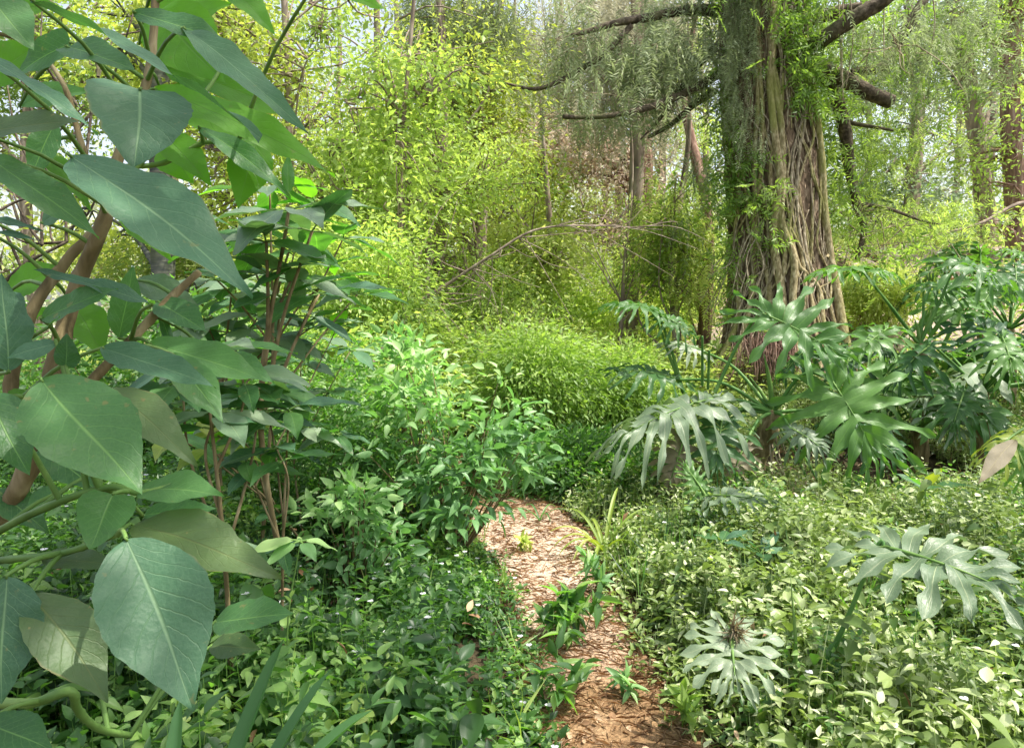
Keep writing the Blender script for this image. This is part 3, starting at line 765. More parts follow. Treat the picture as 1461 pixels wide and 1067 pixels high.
U = dict
plant_leaves(sh1, [
    (100, 222, 0.98, 360, 428, 0.92, 125, 'bigblue', U(droop=.12, up=.9, rnd=.5)),
    (200, 128, 1.10, 192, 240, 1.02, 138, 'bigblue', U(prof=heart, up=.2, face=1, rnd=.3)),
    (45, 0, 0.98, 372, 198, 0.92, 34, 'bigblue', U(up=1.6, face=.1, rnd=.8)),
    (262, 42, 1.10, 440, 190, 1.04, 52, 'bigblue', U(rnd=.9, droop=.16)),
    (222, 128, 1.25, 478, 252, 1.2, 66, 'biglit', U(droop=.2, rnd=.6)),
    (235, 95, 1.45, 430, 175, 1.4, 70, 'biglit', U(droop=.2)),
    (192, 18, 1.12, 335, 70, 1.10, 50, 'big', U(rnd=.1)),
    (225, 15, 1.42, 320, 118, 1.36, 105, 'biglit', U(rnd=.6, up=.1)),
    (200, 60, 1.5, 330, 5, 1.5, 80, 'biglit', U(rnd=.4)),
    (315, -30, 1.25, 392, 48, 1.2, 48, 'biglit', U(rnd=.2)),
    (450, -22, 1.1, 552, 15, 1.05, 34, 'biglit', U(rnd=.9)),
    (102, 62, 1.2, 24, 108, 1.22, 66, 'big', U(rnd=.3, prof=heart)),
    (98, 68, 1.15, 192, 100, 1.12, 62, 'big', U(rnd=.4, prof=heart)),
    (-25, 78, 0.92, 140, 192, 0.9, 34, 'bigblue', U(up=1.3, rnd=.4)),
    (-30, 190, 1.05, 120, 174, 1.05, 52, 'olive', U(rnd=.4)),
    (-20, 222, 1.08, 142, 342, 1.05, 62, 'big', U(rnd=.7)),
    (-25, -15, 1.18, 48, 72, 1.15, 75, 'big', U(rnd=.8)),
    (-30, 20, 1.3, 90, 10, 1.3, 60, 'biglit'),
    (-20, 120, 1.4, 60, 60, 1.4, 70, 'biglit', U(rnd=.2)),
    (30, 150, 1.35, 130, 130, 1.35, 50, 'big'),
    (366, 198, 1.30, 340, 298, 1.26, 60, 'biglit', U(up=.1, face=1, rnd=.3)),
    (411, 276, 1.38, 412, 218, 1.38, 18, 'big', U(curl=.3)),
    (228, 190, 1.32, 302, 264, 1.28, 55, 'biglit', U(rnd=.5)),
    (285, 182, 1.28, 415, 282, 1.25, 38, 'big', U(rnd=.5)),
    (240, 150, 1.36, 375, 215, 1.33, 58, 'biglit', U(rnd=.9)),
    (230, 130, 1.4, 300, 170, 1.4, 70, 'biglit', U(rnd=.2)),
    (240, 205, 1.40, 275, 262, 1.36, 60, 'biglit', U(rnd=.7, up=0)),
    (170, 300, 1.4, 245, 372, 1.36, 42, 'biglit', U(rnd=.9)),
    (80, 175, 1.3, 40, 260, 1.28, 40, 'big'),
    (60, 215, 1.35, 130, 300, 1.3, 36, 'biglit'),
    (-20, 312, 1.2, 62, 330, 1.2, 14, 'bigblue'),
    (-20, 330, 1.2, 60, 345, 1.2, 12, 'bigblue'),
    (60, 318, 1.2, 96, 300, 1.2, 34, 'bigblue'),
    (215, 435, 1.12, 48, 385, 1.12, 34, 'bigblue', U(up=1.2)),
    (60, 455, 1.12, 168, 412, 1.1, 52, 'big', U(rnd=.6)),
    (170, 482, 1.3, 190, 378, 1.3, 42, 'big', U(rnd=.7)),
    (12, 530, 1.0, 2, 390, 1.0, 66, 'bigblue', U(rnd=.2)),
    (-30, 420, 1.1, 30, 470, 1.08, 70, 'bigblue', U(rnd=.5)),
    (94, 522, 0.98, 96, 476, 0.95, 34, 'bigblue', U(curl=.4, prof=heart)),
    (80, 490, 1.0, 8, 512, 0.98, 34, 'bigblue', U(curl=.3)),
    (70, 466, 1.0, 84, 452, 0.98, 24, 'big', U(curl=.3)),
    (146, 497, 1.12, 308, 553, 1.05, 58, 'bigblue', U(rnd=.7)),
    (215, 490, 1.25, 385, 548, 1.2, 66, 'big', U(rnd=.95)),
    (300, 505, 1.4, 392, 548, 1.36, 46, 'big', U(rnd=.6)),
    (245, 505, 1.2, 318, 604, 1.15, 56, 'big', U(rnd=.8)),
    (225, 430, 1.35, 295, 475, 1.3, 52, 'big', U(rnd=.5)),
    (190, 400, 1.4, 285, 440, 1.4, 50, 'pale', U(rnd=.2)),
    (100, 430, 1.35, 150, 510, 1.3, 60, 'biglit', U(rnd=.5)),
    (10, 420, 1.4, 90, 380, 1.4, 60, 'biglit', U(rnd=.3)),
    (0, 470, 1.4, 70, 440, 1.4, 50, 'biglit', U(rnd=.8)),
    (228, 450, 1.36, 252, 510, 1.32, 14, 'big', U(rnd=0, curl=.4)),
    (60, 543, 0.92, 202, 705, 0.86, 140, 'big', U(rnd=.75, up=.5, droop=.06)),
    (150, 552, 1.05, 282, 665, 1.0, 64, 'olive', U(rnd=.8)),
    (-20, 560, 0.95, 42, 678, 0.92, 76, 'big', U(rnd=.3)),
    (55, 640, 1.1, 145, 705, 1.08, 58, 'big', U(rnd=.2)),
    (180, 660, 1.15, 150, 600, 1.15, 60, 'big', U(rnd=.4)),
    (198, 698, 0.98, 320, 708, 0.93, 62, 'big', U(rnd=.9)),
    (-20, 590, 1.2, 60, 560, 1.2, 40, 'biglit'),
    (162, 705, 0.95, 128, 784, 0.9, 76, 'big', U(prof=heart, rnd=.85, wav=.02)),
    (188, 748, 0.95, 402, 824, 0.9, 88, 'olive', U(rnd=.9, droop=.13, up=.5)),
    (205, 735, 1.05, 310, 725, 1.05, 40, 'big', U(rnd=.3)),
    (180, 768, 0.84, 276, 1014, 0.78, 150, 'bigblue', U(rnd=.6, up=.35, face=1, droop=.07)),
    (60, 795, 0.98, 172, 808, 0.95, 40, 'olive', U(rnd=.4)),
    (10, 822, 0.88, 2, 1004, 0.85, 100, 'bigblue', U(rnd=.2)),
    (45, 848, 0.9, 154, 1002, 0.86, 92, 'olive', U(rnd=.5, wav=.025)),
    (306, 888, 1.25, 422, 876, 1.2, 68, 'big', U(rnd=.6, up=.9)),
    (300, 922, 1.28, 372, 925, 1.26, 44, 'olive', U(rnd=.3)),
    (-20, 1030, 0.9, 76, 1072, 0.88, 66, 'big', U(rnd=.3)),
    (128, 905, 1.15, 165, 855, 1.12, 30, 'biglit', U(rnd=.8)),
    (90, 700, 1.15, 30, 740, 1.15, 46, 'big', U(rnd=.5)),
    (-10, 700, 1.2, 70, 760, 1.2, 50, 'big', U(rnd=.1)),
], polys, M['greenstem'])


# shrub 2..: mid-distance plants of the same kind, leaf whorls on forked stems
def whorl_leaves(root, c, n, L, out=None, mat=('big',), el=(-0.2, 0.5), wr=(0.34, 0.46), petr=0.003, stem=None):
    ph = rng.uniform(0, 6.28)
    for k in range(n):
        a = ph + k * 6.283 / n + rng.normal(0, 0.25)
        e = rng.uniform(*el)
        d = np.array([math.cos(a) * math.cos(e), math.sin(a) * math.cos(e), math.sin(e)])
        l = L * rng.uniform(0.75, 1.1)
        B = c + d * l * 0.14
        d2 = nrm(d + np.array([0, 0, -rng.uniform(0.15, 0.6)]))
        T = B + d2 * l
        n0 = np.array([-math.cos(a) * .5, -math.sin(a) * .5 - .25, 1.0])
        V, Q, A = big_leaf(B, T, l * rng.uniform(*wr), n0, rows=10, cols=6, droop=.16, wav=.02)
        lf = mk('leaf', V, Q, M[random.choice(mat)], root, A)
        V, Fs = tube(spline([c, B, B + d2 * l * .05], 5), [petr, petr * .7], 5)
        mk('petiole', V, Fs, M['greenstem'], lf)


def whorl_shrub(label, basepx, nodes, L, n, mats, stemmat='brownstem', name='broad_leaf_shrub', r=0.009, **k):
    b = P(*basepx); b[2] = gh(b[0], b[1])
    o = thing(name, label, 'shrub', b, 'large leaved shrubs of the left thicket')
    main = None
    for nd in nodes:
        c = P(*nd[:3])
        if main is None:
            mid = (b + c) / 2 + np.array([rng.normal(0, .04), rng.normal(0, .04), 0.05])
            q = main = spline([b - [0, 0, .02], mid, c], 24)
        else:
            k0 = main[rng.integers(11, 17)]
            q = spline([k0, (k0 + c) / 2 + np.array([rng.normal(0, .02), 0, .03]), c], 16)
        V, Fs = tube(q, ([r, r * .8, r * .45] if q is main else [r * .6, r * .4]), 7, rough=.03)
        mk('stem', V, Fs, M[stemmat], o)
        whorl_leaves(o, c, nd[3] if len(nd) > 3 else n, L * (nd[4] if len(nd) > 4 else 1), mat=mats, **k)
        if k.get('lower', True) and len(nd) <= 5:
            whorl_leaves(o, q[12], 3, L * .8, mat=mats)
    return o


def ws(*a, **k):
    return whorl_shrub(*a, **k)


ws('upright shrub with paired brown stems and pale leaf whorls behind the tall left shrub', (420, 700, 2.6),
   [(412, 300, 2.3), (445, 330, 2.35, 5), (380, 345, 2.3), (415, 400, 2.5, 4), (455, 420, 2.6, 4)], 0.27, 6, ('big', 'pale', 'bigblue', 'pale'), r=0.012)
ws('silvery leaved shrub low between the palm trunk and the paired brown stems', (330, 740, 2.9),
   [(330, 420, 2.9), (370, 450, 2.9), (290, 455, 3.0), (400, 480, 3.0), (350, 400, 3.2), (440, 470, 3.1), (260, 430, 3.0)], 0.24, 6, ('pale', 'pale', 'bigblue'), r=0.008)
ws('soft green shrub with long overlapping leaves in the middle of the left thicket', (330, 850, 1.9),
   [(290, 505, 1.8), (345, 530, 1.9), (260, 545, 1.8), (370, 560, 2.0), (310, 590, 1.8)], 0.19, 6, ('pale', 'big', 'big', 'bigblue'), r=0.007)
ws('pale shrub with layered narrow leaves between the paired brown stems and the teal bush', (440, 760, 3.3),
   [(430, 520, 3.3), (370, 500, 3.3), (470, 560, 3.2), (400, 560, 3.2), (340, 560, 3.1), (480, 620, 3.1), (500, 500, 3.5), (430, 610, 3.0)], 0.17, 6, ('pale', 'big', 'bigblue'), r=0.006)
ws('tall shrub with drooping pale leaves filling in behind the big left leaves', (360, 720, 2.7),
   [(385, 270, 2.7), (345, 330, 2.8), (450, 290, 2.9), (490, 340, 3.0), (420, 360, 2.8), (470, 400, 2.9), (310, 400, 2.6), (510, 420, 3.1)], 0.23, 6, ('big', 'pale', 'big', 'biglit'), r=0.008)
s4 = ws('slender shrub with drooping heart shaped leaves over the lower thicket', (400, 860, 2.0),
        [(412, 585, 1.95, 5), (350, 655, 1.9, 3, .8), (395, 640, 1.9, 4), (375, 560, 2.1)], 0.16, 5, ('big', 'bigblue'), r=0.005)
ws('small seedling with five flat leaves above the ground cover', (428, 900, 1.75),
   [(428, 772, 1.75, 5, 1.0, 0)], 0.105, 5, ('coverteal',), r=0.003, stemmat='greenstem', name='seedling')
ws('leggy shrub with yellowing lower leaves beside the paired brown stems', (470, 760, 3.2),
   [(300, 640, 2.3, 4), (330, 610, 2.4, 4), (285, 600, 2.4, 4), (480, 470, 3.2, 5), (250, 620, 2.2, 4)], 0.15, 5, ('biglit', 'philoyel', 'big'), r=0.006)


# ------------------------------------------------------------------ small-leaved bushes
def bush(label, c, rad, nclus, per, L, mat, base=None, name='leafy_bush', stemn=9, group=None, tp=T_SM, wr=(0.38, 0.5), cl_r=0.16, stemmat='brownstem', up=0.5, cat='bush', cstem=.006, leafname='foliage', hang=0.0, lobes=()):
    """c world centre, rad ellipsoid radii; shoots with leaves; stems from the base"""
    c = np.asarray(c, float); rad = np.asarray(rad, float)
    b = np.array([c[0], c[1], gh(c[0], c[1])]) if base is None else np.asarray(base, float)
    o = thing(name, label, cat, b, group)
    q = rdir(nclus) * (rng.random(nclus) ** 0.38)[:, None]
    cc = c + q * rad
    if lobes:
        lw = np.array([(*P(*l_[:3]), l_[3]) for l_ in lobes])
        li = rng.integers(0, len(lw), nclus)
        cc = lw[li, :3] + q * lw[li, 3:4] * [1, .8, 1.1]
    keep = noise3(cc / rad.mean(), 2.4, int(nclus) % 17) > -0.75
    cc = cc[keep]
    cc[:, 2] = np.maximum(cc[:, 2], gh(cc[:, 0], cc[:, 1]) + 0.04)
    nc = len(cc)
    tone = np.clip(0.42 + 0.20 * noise3(cc, 1.6, 5) + 0.22 * (cc[:, 2] - c[2]) / rad[2], 0, 1)
    ci = np.repeat(np.arange(nc), per)
    n = len(ci)
    off = rng.normal(size=(n, 3)) * cl_r * np.array([1, 1, 0.6])
    pos = cc[ci] + off
    d = nrm(off + rng.normal(size=(n, 3)) * cl_r * 0.7 + nrm(cc[ci] - c) * cl_r * .6 + [0, 0, -hang * cl_r])
    nn = rdir(n, up * 2.2)
    l = L * rng.uniform(0.6, 1.2, n)
    bg = Bag(); bg.add(*leaves(pos, d, nn, l, l * rng.uniform(*wr, n), tp, np.clip(tone[ci] + rng.normal(0, 0.13, n), 0, 1)))
    bg.build(leafname, M[mat], o)
    sb = Bag()
    for k in rng.choice(nc, min(stemn, nc), replace=False):
        m = b * 0.45 + cc[k] * 0.55 + rng.normal(0, 0.06, 3) * rad.mean()
        V, Fs = tube(spline([b - [0, 0, .03], m, cc[k]], 10), [cstem, cstem * .7, cstem * .3], 5)
        sb.add(V, Fs)
    sb.build('stems', M[stemmat], o)
    return o


# centre bush beside the path
cb = P(650, 640, 3.3)
bush('teal green bush with small pointed leaves crowding the left edge of the path', cb, (0.50, 0.36, 0.36), 120, 11, 0.072, 'coverteal', base=(P(640, 800, 3.4)[0], 3.4, 0), tp=T_MD, cl_r=0.05, stemn=40, up=.7, wr=(.36, .48),
     lobes=[(600, 560, 3.5, .2), (640, 600, 3.3, .22), (705, 590, 3.4, .2), (735, 640, 3.35, .14), (660, 670, 3.2, .2), (600, 640, 3.3, .26), (535, 680, 3.1, .24), (640, 715, 3.1, .12)])
bush('slender upright bush behind the teal bush at the path', P(575, 545, 3.9), (0.3, 0.3, 0.3), 70, 12, 0.07, 'coverteal', tp=T_MD, cl_r=0.05, stemn=26, wr=(.36, .48),
     lobes=[(570, 500, 3.9, .10), (585, 530, 3.9, .14), (550, 560, 3.9, .16), (620, 570, 3.9, .14), (530, 610, 3.8, .2)])
bush('lime tipped bush left of the teal bush', P(505, 745, 2.8), (0.24, 0.3, 0.18), 36, 12, 0.06, 'coverteal', tp=T_MD, cl_r=0.045, stemn=20,
     lobes=[(505, 700, 2.7, .08), (490, 760, 2.7, .14), (540, 770, 2.7, .12)])
bush('fine leaved thicket under the slender shrub', P(440, 640, 3.6), (0.8, 0.5, 0.45), 300, 40, 0.04, 'cover', cl_r=0.07, stemn=24)
bush('dense dark herb clump where the path disappears', P(800, 665, 5.0), (0.62, 0.35, 0.22), 300, 34, 0.055, 'cover', cl_r=0.07, stemn=20)
bush('low herb clump between the path and the lobed leaf plant', P(890, 690, 4.7), (0.42, 0.25, 0.17), 140, 26, 0.07, 'cover', cl_r=0.07, stemn=14)

# understory of the clearing
UNDER = [
    ('airy sapling clump standing at the end of the path', (760, 540, 5.6), (.45, .3, .38), 'fern', .055),
    ('feathery lime shrub left of the leaning trunk plant', (880, 560, 6.0), (.5, .3, .36), 'fern', .055),
    ('taller green shrub above the twiggy thicket', (660, 450, 7.8), (.9, .5, .7), 'greentree', .06),
    ('loose shrub between the clearing and the hanging vines', (900, 450, 9.5), (.9, .5, .8), 'greentree', .07),
    ('small leaved shrub on the slope right of the vine clad trunk', (1255, 420, 8.8), (.5, .4, .3), 'understory', .06),
    ('shrub reaching up behind the pale layered shrub', (500, 420, 5.8), (.7, .4, .7), 'greentree', .06),
    ('bright lime bush glowing at the end of the path', (830, 610, 6.4), (.75, .4, .3), 'fern', .06),
    ('rounded sunlit bush behind the teal bush', (700, 545, 6.8), (.9, .6, .45), 'fern', .06),
    ('yellow green bush left of the lobed leaf plant', (960, 560, 7.4), (1.0, .7, .45), 'understory', .07),
    ('yellow green bush in the middle of the clearing', (850, 530, 9.0), (1.2, .8, .5), 'understory', .08),
    ('pale yellow bush at the back of the clearing', (900, 480, 11.5), (1.6, .9, .6), 'understory', .09),
    ('sunny bush below the arching dead branch', (640, 500, 8.2), (1.3, .8, .6), 'understory', .07),
    ('low thicket behind the left shrubs', (520, 500, 7.0), (1.1, .7, .6), 'greentree', .07),
    ('leafy bush right behind the palm like trunk', (300, 400, 7.2), (1.0, .7, .5), 'understory', .07),
    ('dark bush filling the gap below the left shrubs', (250, 560, 4.4), (1.3, .6, .6), 'cover', .06),
    ('shaded bush at the foot of the thicket', (430, 560, 5.0), (1.1, .6, .5), 'greentree', .06),
    ('bush at the back between the clearing and the vine clad tree', (990, 430, 12.5), (1.3, .9, .9), 'understory', .09),
    ('olive bush below the twiggy thicket', (740, 470, 9.8), (1.3, .8, .6), 'greentree', .08),
]
for lab, (px, py, d), rad, mt, L in UNDER:
    bush(lab, P(px, py, d), rad, int(150 + 120 * rad[0]), 46, L, mt, cl_r=0.13, stemn=16, hang=.5)


# ------------------------------------------------------------------ strap-leaved plants
def strap_plant(label, base, specs, mat, name='strap_leaf_plant'):
    o = thing(name, label, 'plant', base)
    for az, L, w, rise, drp in specs:
        t = np.linspace(0, 1, 16)
        r = L * (t * 0.75 + 0.1 * t * t)
        z = L * (rise * t - drp * t ** 2.4)
        mid = np.asarray(base) + np.stack([np.cos(az) * r, np.sin(az) * r, z], 1)
        T = nrm(np.gradient(mid, axis=0)); S = nrm(np.cross(T, [0, 0, 1.0])); Nn = np.cross(S, T)
        ww = w * np.minimum(1, 0.55 + t * 1.5) * np.sqrt(np.maximum(1 - t ** 3, 0.0)) + 0.0005
        u = np.array([-1, -.5, 0, .5, 1])
        V = mid[:, None] + S[:, None] * (u[None, :, None] * ww[:, None, None] / 2) + Nn[:, None] * (np.abs(u)[None, :, None] * ww[:, None, None] * .28)
        i = np.arange(15)[:, None] * 5; j = np.arange(4)[None]
        Q = np.stack([i + j, i + j + 1, i + 6 + j, i + 5 + j], -1).reshape(-1, 4)
        rr = rng.random()
        A = np.stack([np.broadcast_to(u[None], (16, 5)), np.broadcast_to(t[:, None], (16, 5)), np.full((16, 5), rr)], -1)
        mk('leaf', V.reshape(-1, 3), Q, M[mat], o, A.reshape(-1, 3))
    return o


bp = P(190, 1180, 1.05); bp[2] = gh(bp[0], bp[1])
strap_plant('strap leaved plant with arching blades at the bottom left corner', bp,
            [(0.5, .34, .05, 2.0, .35), (0.15, .40, .055, 1.9, .55), (0.9, .30, .05, 2.2, .25), (0.0, .42, .055, 1.75, .6), (1.6, .2, .04, 2.6, .1), (2.5, .25, .04, 2.0, .3), (-.3, .3, .04, 1.6, .5), (3.2, .3, .04, 1.8, .4)], 'strap')
bp = P(862, 775, 3.55); bp[2] = gh(bp[0], bp[1])
strap_plant('yellow green strap leaved tuft at the right edge of the path', bp,
            [(a, l, .022, r, d) for a, l, r, d in [(0, .3, 1, .6), (.5, .32, 1.1, .5), (1.2, .34, 1.2, .4), (2.2, .33, 1.1, .6), (3.0, .32, 1.0, .7), (3.6, .3, .9, .8), (4.4, .28, .8, .7), (5.2, .3, .9, .6), (1.8, .22, 1.1, .5), (3.3, .3, 1.0, .85), (4.0, .3, 1.0, .9)]], 'strapyel')
bp = P(770, 745, 4.2); bp[2] = gh(bp[0], bp[1])
strap_plant('thin grassy tuft at the far bend of the path', bp,
            [(a, .22, .012, .9, .7) for a in (0, 1, 2, 3, 4, 5)], 'strap')


# little weeds on the path
def weed(label, px, py, n=5, L=.07, mat='cover', hgt=.1):
    z = H * F / (py - 470.0)
    b = np.array([(px - CX) / F * z, z, 0.0]); b[2] = gh(b[0], b[1])
    o = thing('path_weed', label, 'weed', b)
    lb = Bag(); sb = Bag()
    for s in range(n):
        a = rng.uniform(0, 6.28)
        tip = b + np.array([math.cos(a) * hgt * .7, math.sin(a) * hgt * .7, hgt * rng.uniform(.5, 1.1)])
        q = spline([b, (b + tip) / 2 + [0, 0, .02], tip], 7)
        V, Fs = tube(q, [.0018, .001], 5); sb.add(V, Fs)
        for k in range(2, 7):
            m = 2
            d = rdir(m, .2); l = np.full(m, L) * rng.uniform(.6, 1.1, m)
            lb.add(*leaves(np.repeat(q[k][None], m, 0), d, rdir(m, 2.5), l, l * .36, T_MD))
    lb.build('foliage', M[mat], o); sb.build('stems', M['greenstem'], o)


weed('narrow leaved weed growing in the middle of the path', 838, 905, 7, .10, 'cover', .16)
weed('small weed with a trailing stem on the bright stretch of path', 865, 850, 4, .08, 'coverteal', .12)
weed('pale seedling on the right side of the near path', 905, 1000, 3, .06, 'coverteal', .05)
weed('lime seedling at the right edge of the near path', 985, 1045, 4, .07, 'fern', .07)
weed('weed leaning over the left edge of the path', 790, 930, 5, .08, 'cover', .12)
weed('sprig at the left edge of the near path', 800, 1010, 5, .08, 'cover', .12)
weed('tiny weed on the sun patch at the bend of the path', 745, 790, 4, .06, 'understory', .06)


# ------------------------------------------------------------------ lobed-leaf plants (split-leaf philodendron habit)
def lobed_leaf(B, T, W, n0, nl=8, droop=0.25, ldroop=0.35, rnd=None, sinus=0.62, twist=0.0):
    """pinnately lobed blade; B petiole joint, T tip, W full width"""
    B = np.asarray(B, float); T = np.asarray(T, float)
    ax = T - B; L = np.linalg.norm(ax); y = ax / L
    z = n0 - np.dot(n0, y) * y; z /= np.linalg.norm(z); x = np.cross(y, z)
    nu, nv = 12, 6
    Vs = []; Qs = []; As = []; off = 0
    r = rng.random() if rnd is None else rnd
    Wh = W / 2
    for side in (-1, 1):
        for k in range(nl + 1):
            v0, v1 = k / (nl + 1), (k + 1) / (nl + 1)
            vc = (v0 + v1) / 2
            wob = rng.normal(0, 0.06); lj = rng.uniform(0.88, 1.1); sg = rng.uniform(-.10, .10)
            dj = rng.uniform(.7, 1.4)
            u = np.linspace(0, 1, nu)[:, None]
            s = np.linspace(-1, 1, nv)[None, :]
            # width of lobe along u
            w = np.where(u < 0.30, 1.0, 1 - sinus * sm((u - 0.30) / 0.28))
            w = w * (1 + 0.26 * np.sin(u * 17 + k * 2) * (u > .4))
            w = w * np.sqrt(np.maximum(1 - np.clip((u - 0.72) / 0.28, 0, 1) ** 2.2, 0.003))
            v = vc + s * (v1 - v0) / 2 * w
            # midrib foot
            t = np.clip(v, 0, 1)
            foot = t ** 1.25 * 0.86
            phi = D2R(158) * (1 - t) ** 1.25 + D2R(10) + wob * u + sg * u * u
            phi = np.clip(phi, 0, 3.0)
            # lobe length: basal lobes long, longest near .3, shrinking to the tip
            ln = Wh * (0.78 + 0.42 * np.sin(math.pi * np.clip(t * .95 + .1, 0, 1))) * lj
            ln = np.where(t > .8, ln * (1 - .35 * (t - .8) / .2), ln)
            ln = np.minimum(ln, 10)
            X = side * u * ln * np.sin(phi)
            Y = foot * L + u * ln * np.cos(phi)
            Z = -ldroop * ln * (u ** 2) * (np.sin(phi) * .7 + .3) * dj + 0.14 * Wh * (1 - w) * 0 + 0.16 * ln * u * (1 - u) * 1.2
            Z = Z + (0.10 * Wh * np.abs(s) * np.clip(u * 2.2, 0, 1) * (v1 - v0) * 3) + 0.055 * Wh * np.sin(u * 11 + k * 1.7 + r * 6) * s + .035 * Wh * np.sin(u * 7 + k * 2.9)
            Z = Z - droop * L * (Y / L) ** 2 * (Y > 0)
            V = B + X[..., None] * x + Y[..., None] * y + Z[..., None] * z
            i = np.arange(nu - 1)[:, None] * nv; j = np.arange(nv - 1)[None]
            Q = np.stack([i + j, i + j + 1, i + nv + j + 1, i + nv + j], -1).reshape(-1, 4) + off
            off += nu * nv
            Vs.append(V.reshape(-1, 3)); Qs.append(Q)
            As.append(np.stack([s * .9 + 0 * u, np.full_like(s + u, .5) + u * .1, np.full_like(s + u, r)], -1).reshape(-1, 3))
    V = np.vstack(Vs); Q = np.vstack(Qs); A = np.vstack(As)
    # thick midrib
    t = np.linspace(0, .95, 12)
    mid = B + (t ** 1.0 * .86)[:, None] * L * y + (-droop * L * (t * .86) ** 2 + .004)[:, None] * z
    mv, mf = tube(mid, [.0065, .004, .0015], 6)
    return V, Q, A, mv, mf


def lobed(root, crown, bx, by, d0, tx, ty, d1, wpx, mat, **o):
    B = P(bx, by, d0); T = P(tx, ty, d1)
    W = wpx / F * (d0 + d1) / 2
    mid = (B + T) / 2
    n0 = nrm(CAMP - mid) * o.get('face', .5) + np.array([o.get('nx', 0), o.get('ny', 0), o.get('up', .9)])
    return lobed_w(root, crown, B, T, W, n0, mat, o)


def lobed_w(root, crown, B, T, W, n0, mat, o={}):
    V, Q, A, mv, mf = lobed_leaf(B, T, W, n0, nl=o.get('nl', 8), droop=o.get('droop', .22), ldroop=o.get('ld', .35), rnd=o.get('rnd'), sinus=o.get('sinus', .68))
    lf = mk('leaf', V, Q, M[mat], root, A)
    mk('midrib', mv, mf, M['strapyel' if 0 else ('greenstem')], lf)
    if crown is not None:
        c = np.asarray(crown)
        dist = np.linalg.norm(B - c)
        arch = o.get('arch', .12)
        m = (c + B) / 2 + np.array([0, 0, arch * dist])
        k = (B - T); k = nrm(k)
        V, Fs = tube(spline([c, m, B + k * 0.02, B], 14), [o.get('pr', .013), o.get('pr', .013) * .66, o.get('pr', .013) * .5], 7)
        mk('petiole', V, Fs, M['darkstem'], root)
    return lf


def philo_trunk(root, pts, r):
    q = spline(pts, 24)
    V, Fs = tube(q, r, 12, rough=.09)
    mk('trunk', V, Fs, M['brownstem'], root)
    # dry leaf bases / aerial roots
    b = Bag()
    for k in range(14):
        s = q[rng.integers(8, 23)]
        a = rng.uniform(0, 6.28)
        e = s + np.array([math.cos(a) * .09, math.sin(a) * .09, -rng.uniform(.1, .3)])
        e2 = e + np.array([math.cos(a) * .06, math.sin(a) * .06, -.12]); e2[2] = max(e2[2], gh(e2[0], e2[1]))
        v, f = tube(spline([s, e, e2], 8), [.006, .004, .003], 5); b.add(v, f)
    b.build('aerial_roots', M['vinegrey'], root)


def spear(root, a, b, r=.016):
    V, Fs = tube(spline([a, (np.asarray(a) + b) / 2 + [.01, 0, 0], b], 14), [r * .8, r, r * .75, r * .15], 9)
    mk('new_shoot', V, Fs, M['greenstem'], root)


# A: the leaning one in front of the big tree
tb = P(1068, 690, 4.6); tb[2] = gh(tb[0], tb[1])
A0 = thing('lobed_leaf_plant', 'split leaf plant on a short leaning brown trunk in front of the vine clad tree', 'plant', tb)
crA = P(1102, 588, 4.55)
philo_trunk(A0, [tb - [0, 0, .05], P(1078, 650, 4.58), P(1095, 615, 4.55), crA], [.085, .075, .06, .05])
lobed(A0, crA, 1022, 568, 4.35, 862, 600, 4.0, 160, 'philogrey', ld=.7, up=1.3, face=.5, arch=.05, rnd=.25, nl=11)
lobed(A0, P(1020, 560, 4.5), 1088, 448, 4.45, 1222, 500, 4.15, 150, 'philo', ld=.1, up=.8, face=.8, rnd=.55, sinus=.7)
lobed(A0, crA, 1188, 545, 4.35, 1262, 655, 4.0, 175, 'philo', ld=.3, up=.6, face=.9, arch=.35, rnd=.75)
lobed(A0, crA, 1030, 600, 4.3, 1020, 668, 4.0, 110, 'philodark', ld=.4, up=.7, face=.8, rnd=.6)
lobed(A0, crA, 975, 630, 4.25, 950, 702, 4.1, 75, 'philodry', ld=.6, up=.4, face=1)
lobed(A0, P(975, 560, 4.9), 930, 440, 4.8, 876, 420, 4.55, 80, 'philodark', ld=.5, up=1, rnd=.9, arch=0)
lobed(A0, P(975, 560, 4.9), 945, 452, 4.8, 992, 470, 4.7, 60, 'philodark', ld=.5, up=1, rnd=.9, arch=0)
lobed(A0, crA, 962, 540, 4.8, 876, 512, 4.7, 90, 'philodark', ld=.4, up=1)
lobed(A0, crA, 1130, 612, 4.3, 1185, 640, 4.1, 70, 'philogrey', ld=.7, up=.6)
lobed(A0, crA, 1060, 640, 4.2, 1040, 690, 4.1, 60, 'philodry', ld=.7, up=.3)
lobed(A0, crA, 1225, 615, 4.5, 1300, 650, 4.3, 95, 'philodark', ld=.4)
lobed(A0, crA, 1000, 500, 4.9, 950, 480, 4.8, 60, 'philogrey', ld=.6)
for p2 in [(1005, 660), (1120, 670)]:
    pass
spear(A0, crA, P(1090, 505, 4.5)); spear(A0, crA, P(1068, 535, 4.6), .012); spear(A0, crA, P(1140, 545, 4.45), .013)
# bare leaf stalks
st = Bag()
for a, b in [((1002, 550), (1002, 480)), ((1010, 555), (1012, 500)), ((1110, 600), (1172, 695)), ((1108, 605), (1150, 680))]:
    v, f = tube(spline([P(*a, 4.6), (P(*a, 4.6) + P(*b, 4.4)) / 2 + [0, 0, .03], P(*b, 4.4)], 8), [.009, .007], 6); st.add(v, f)
st.build('leaf_stalks', M['darkstem'], A0)


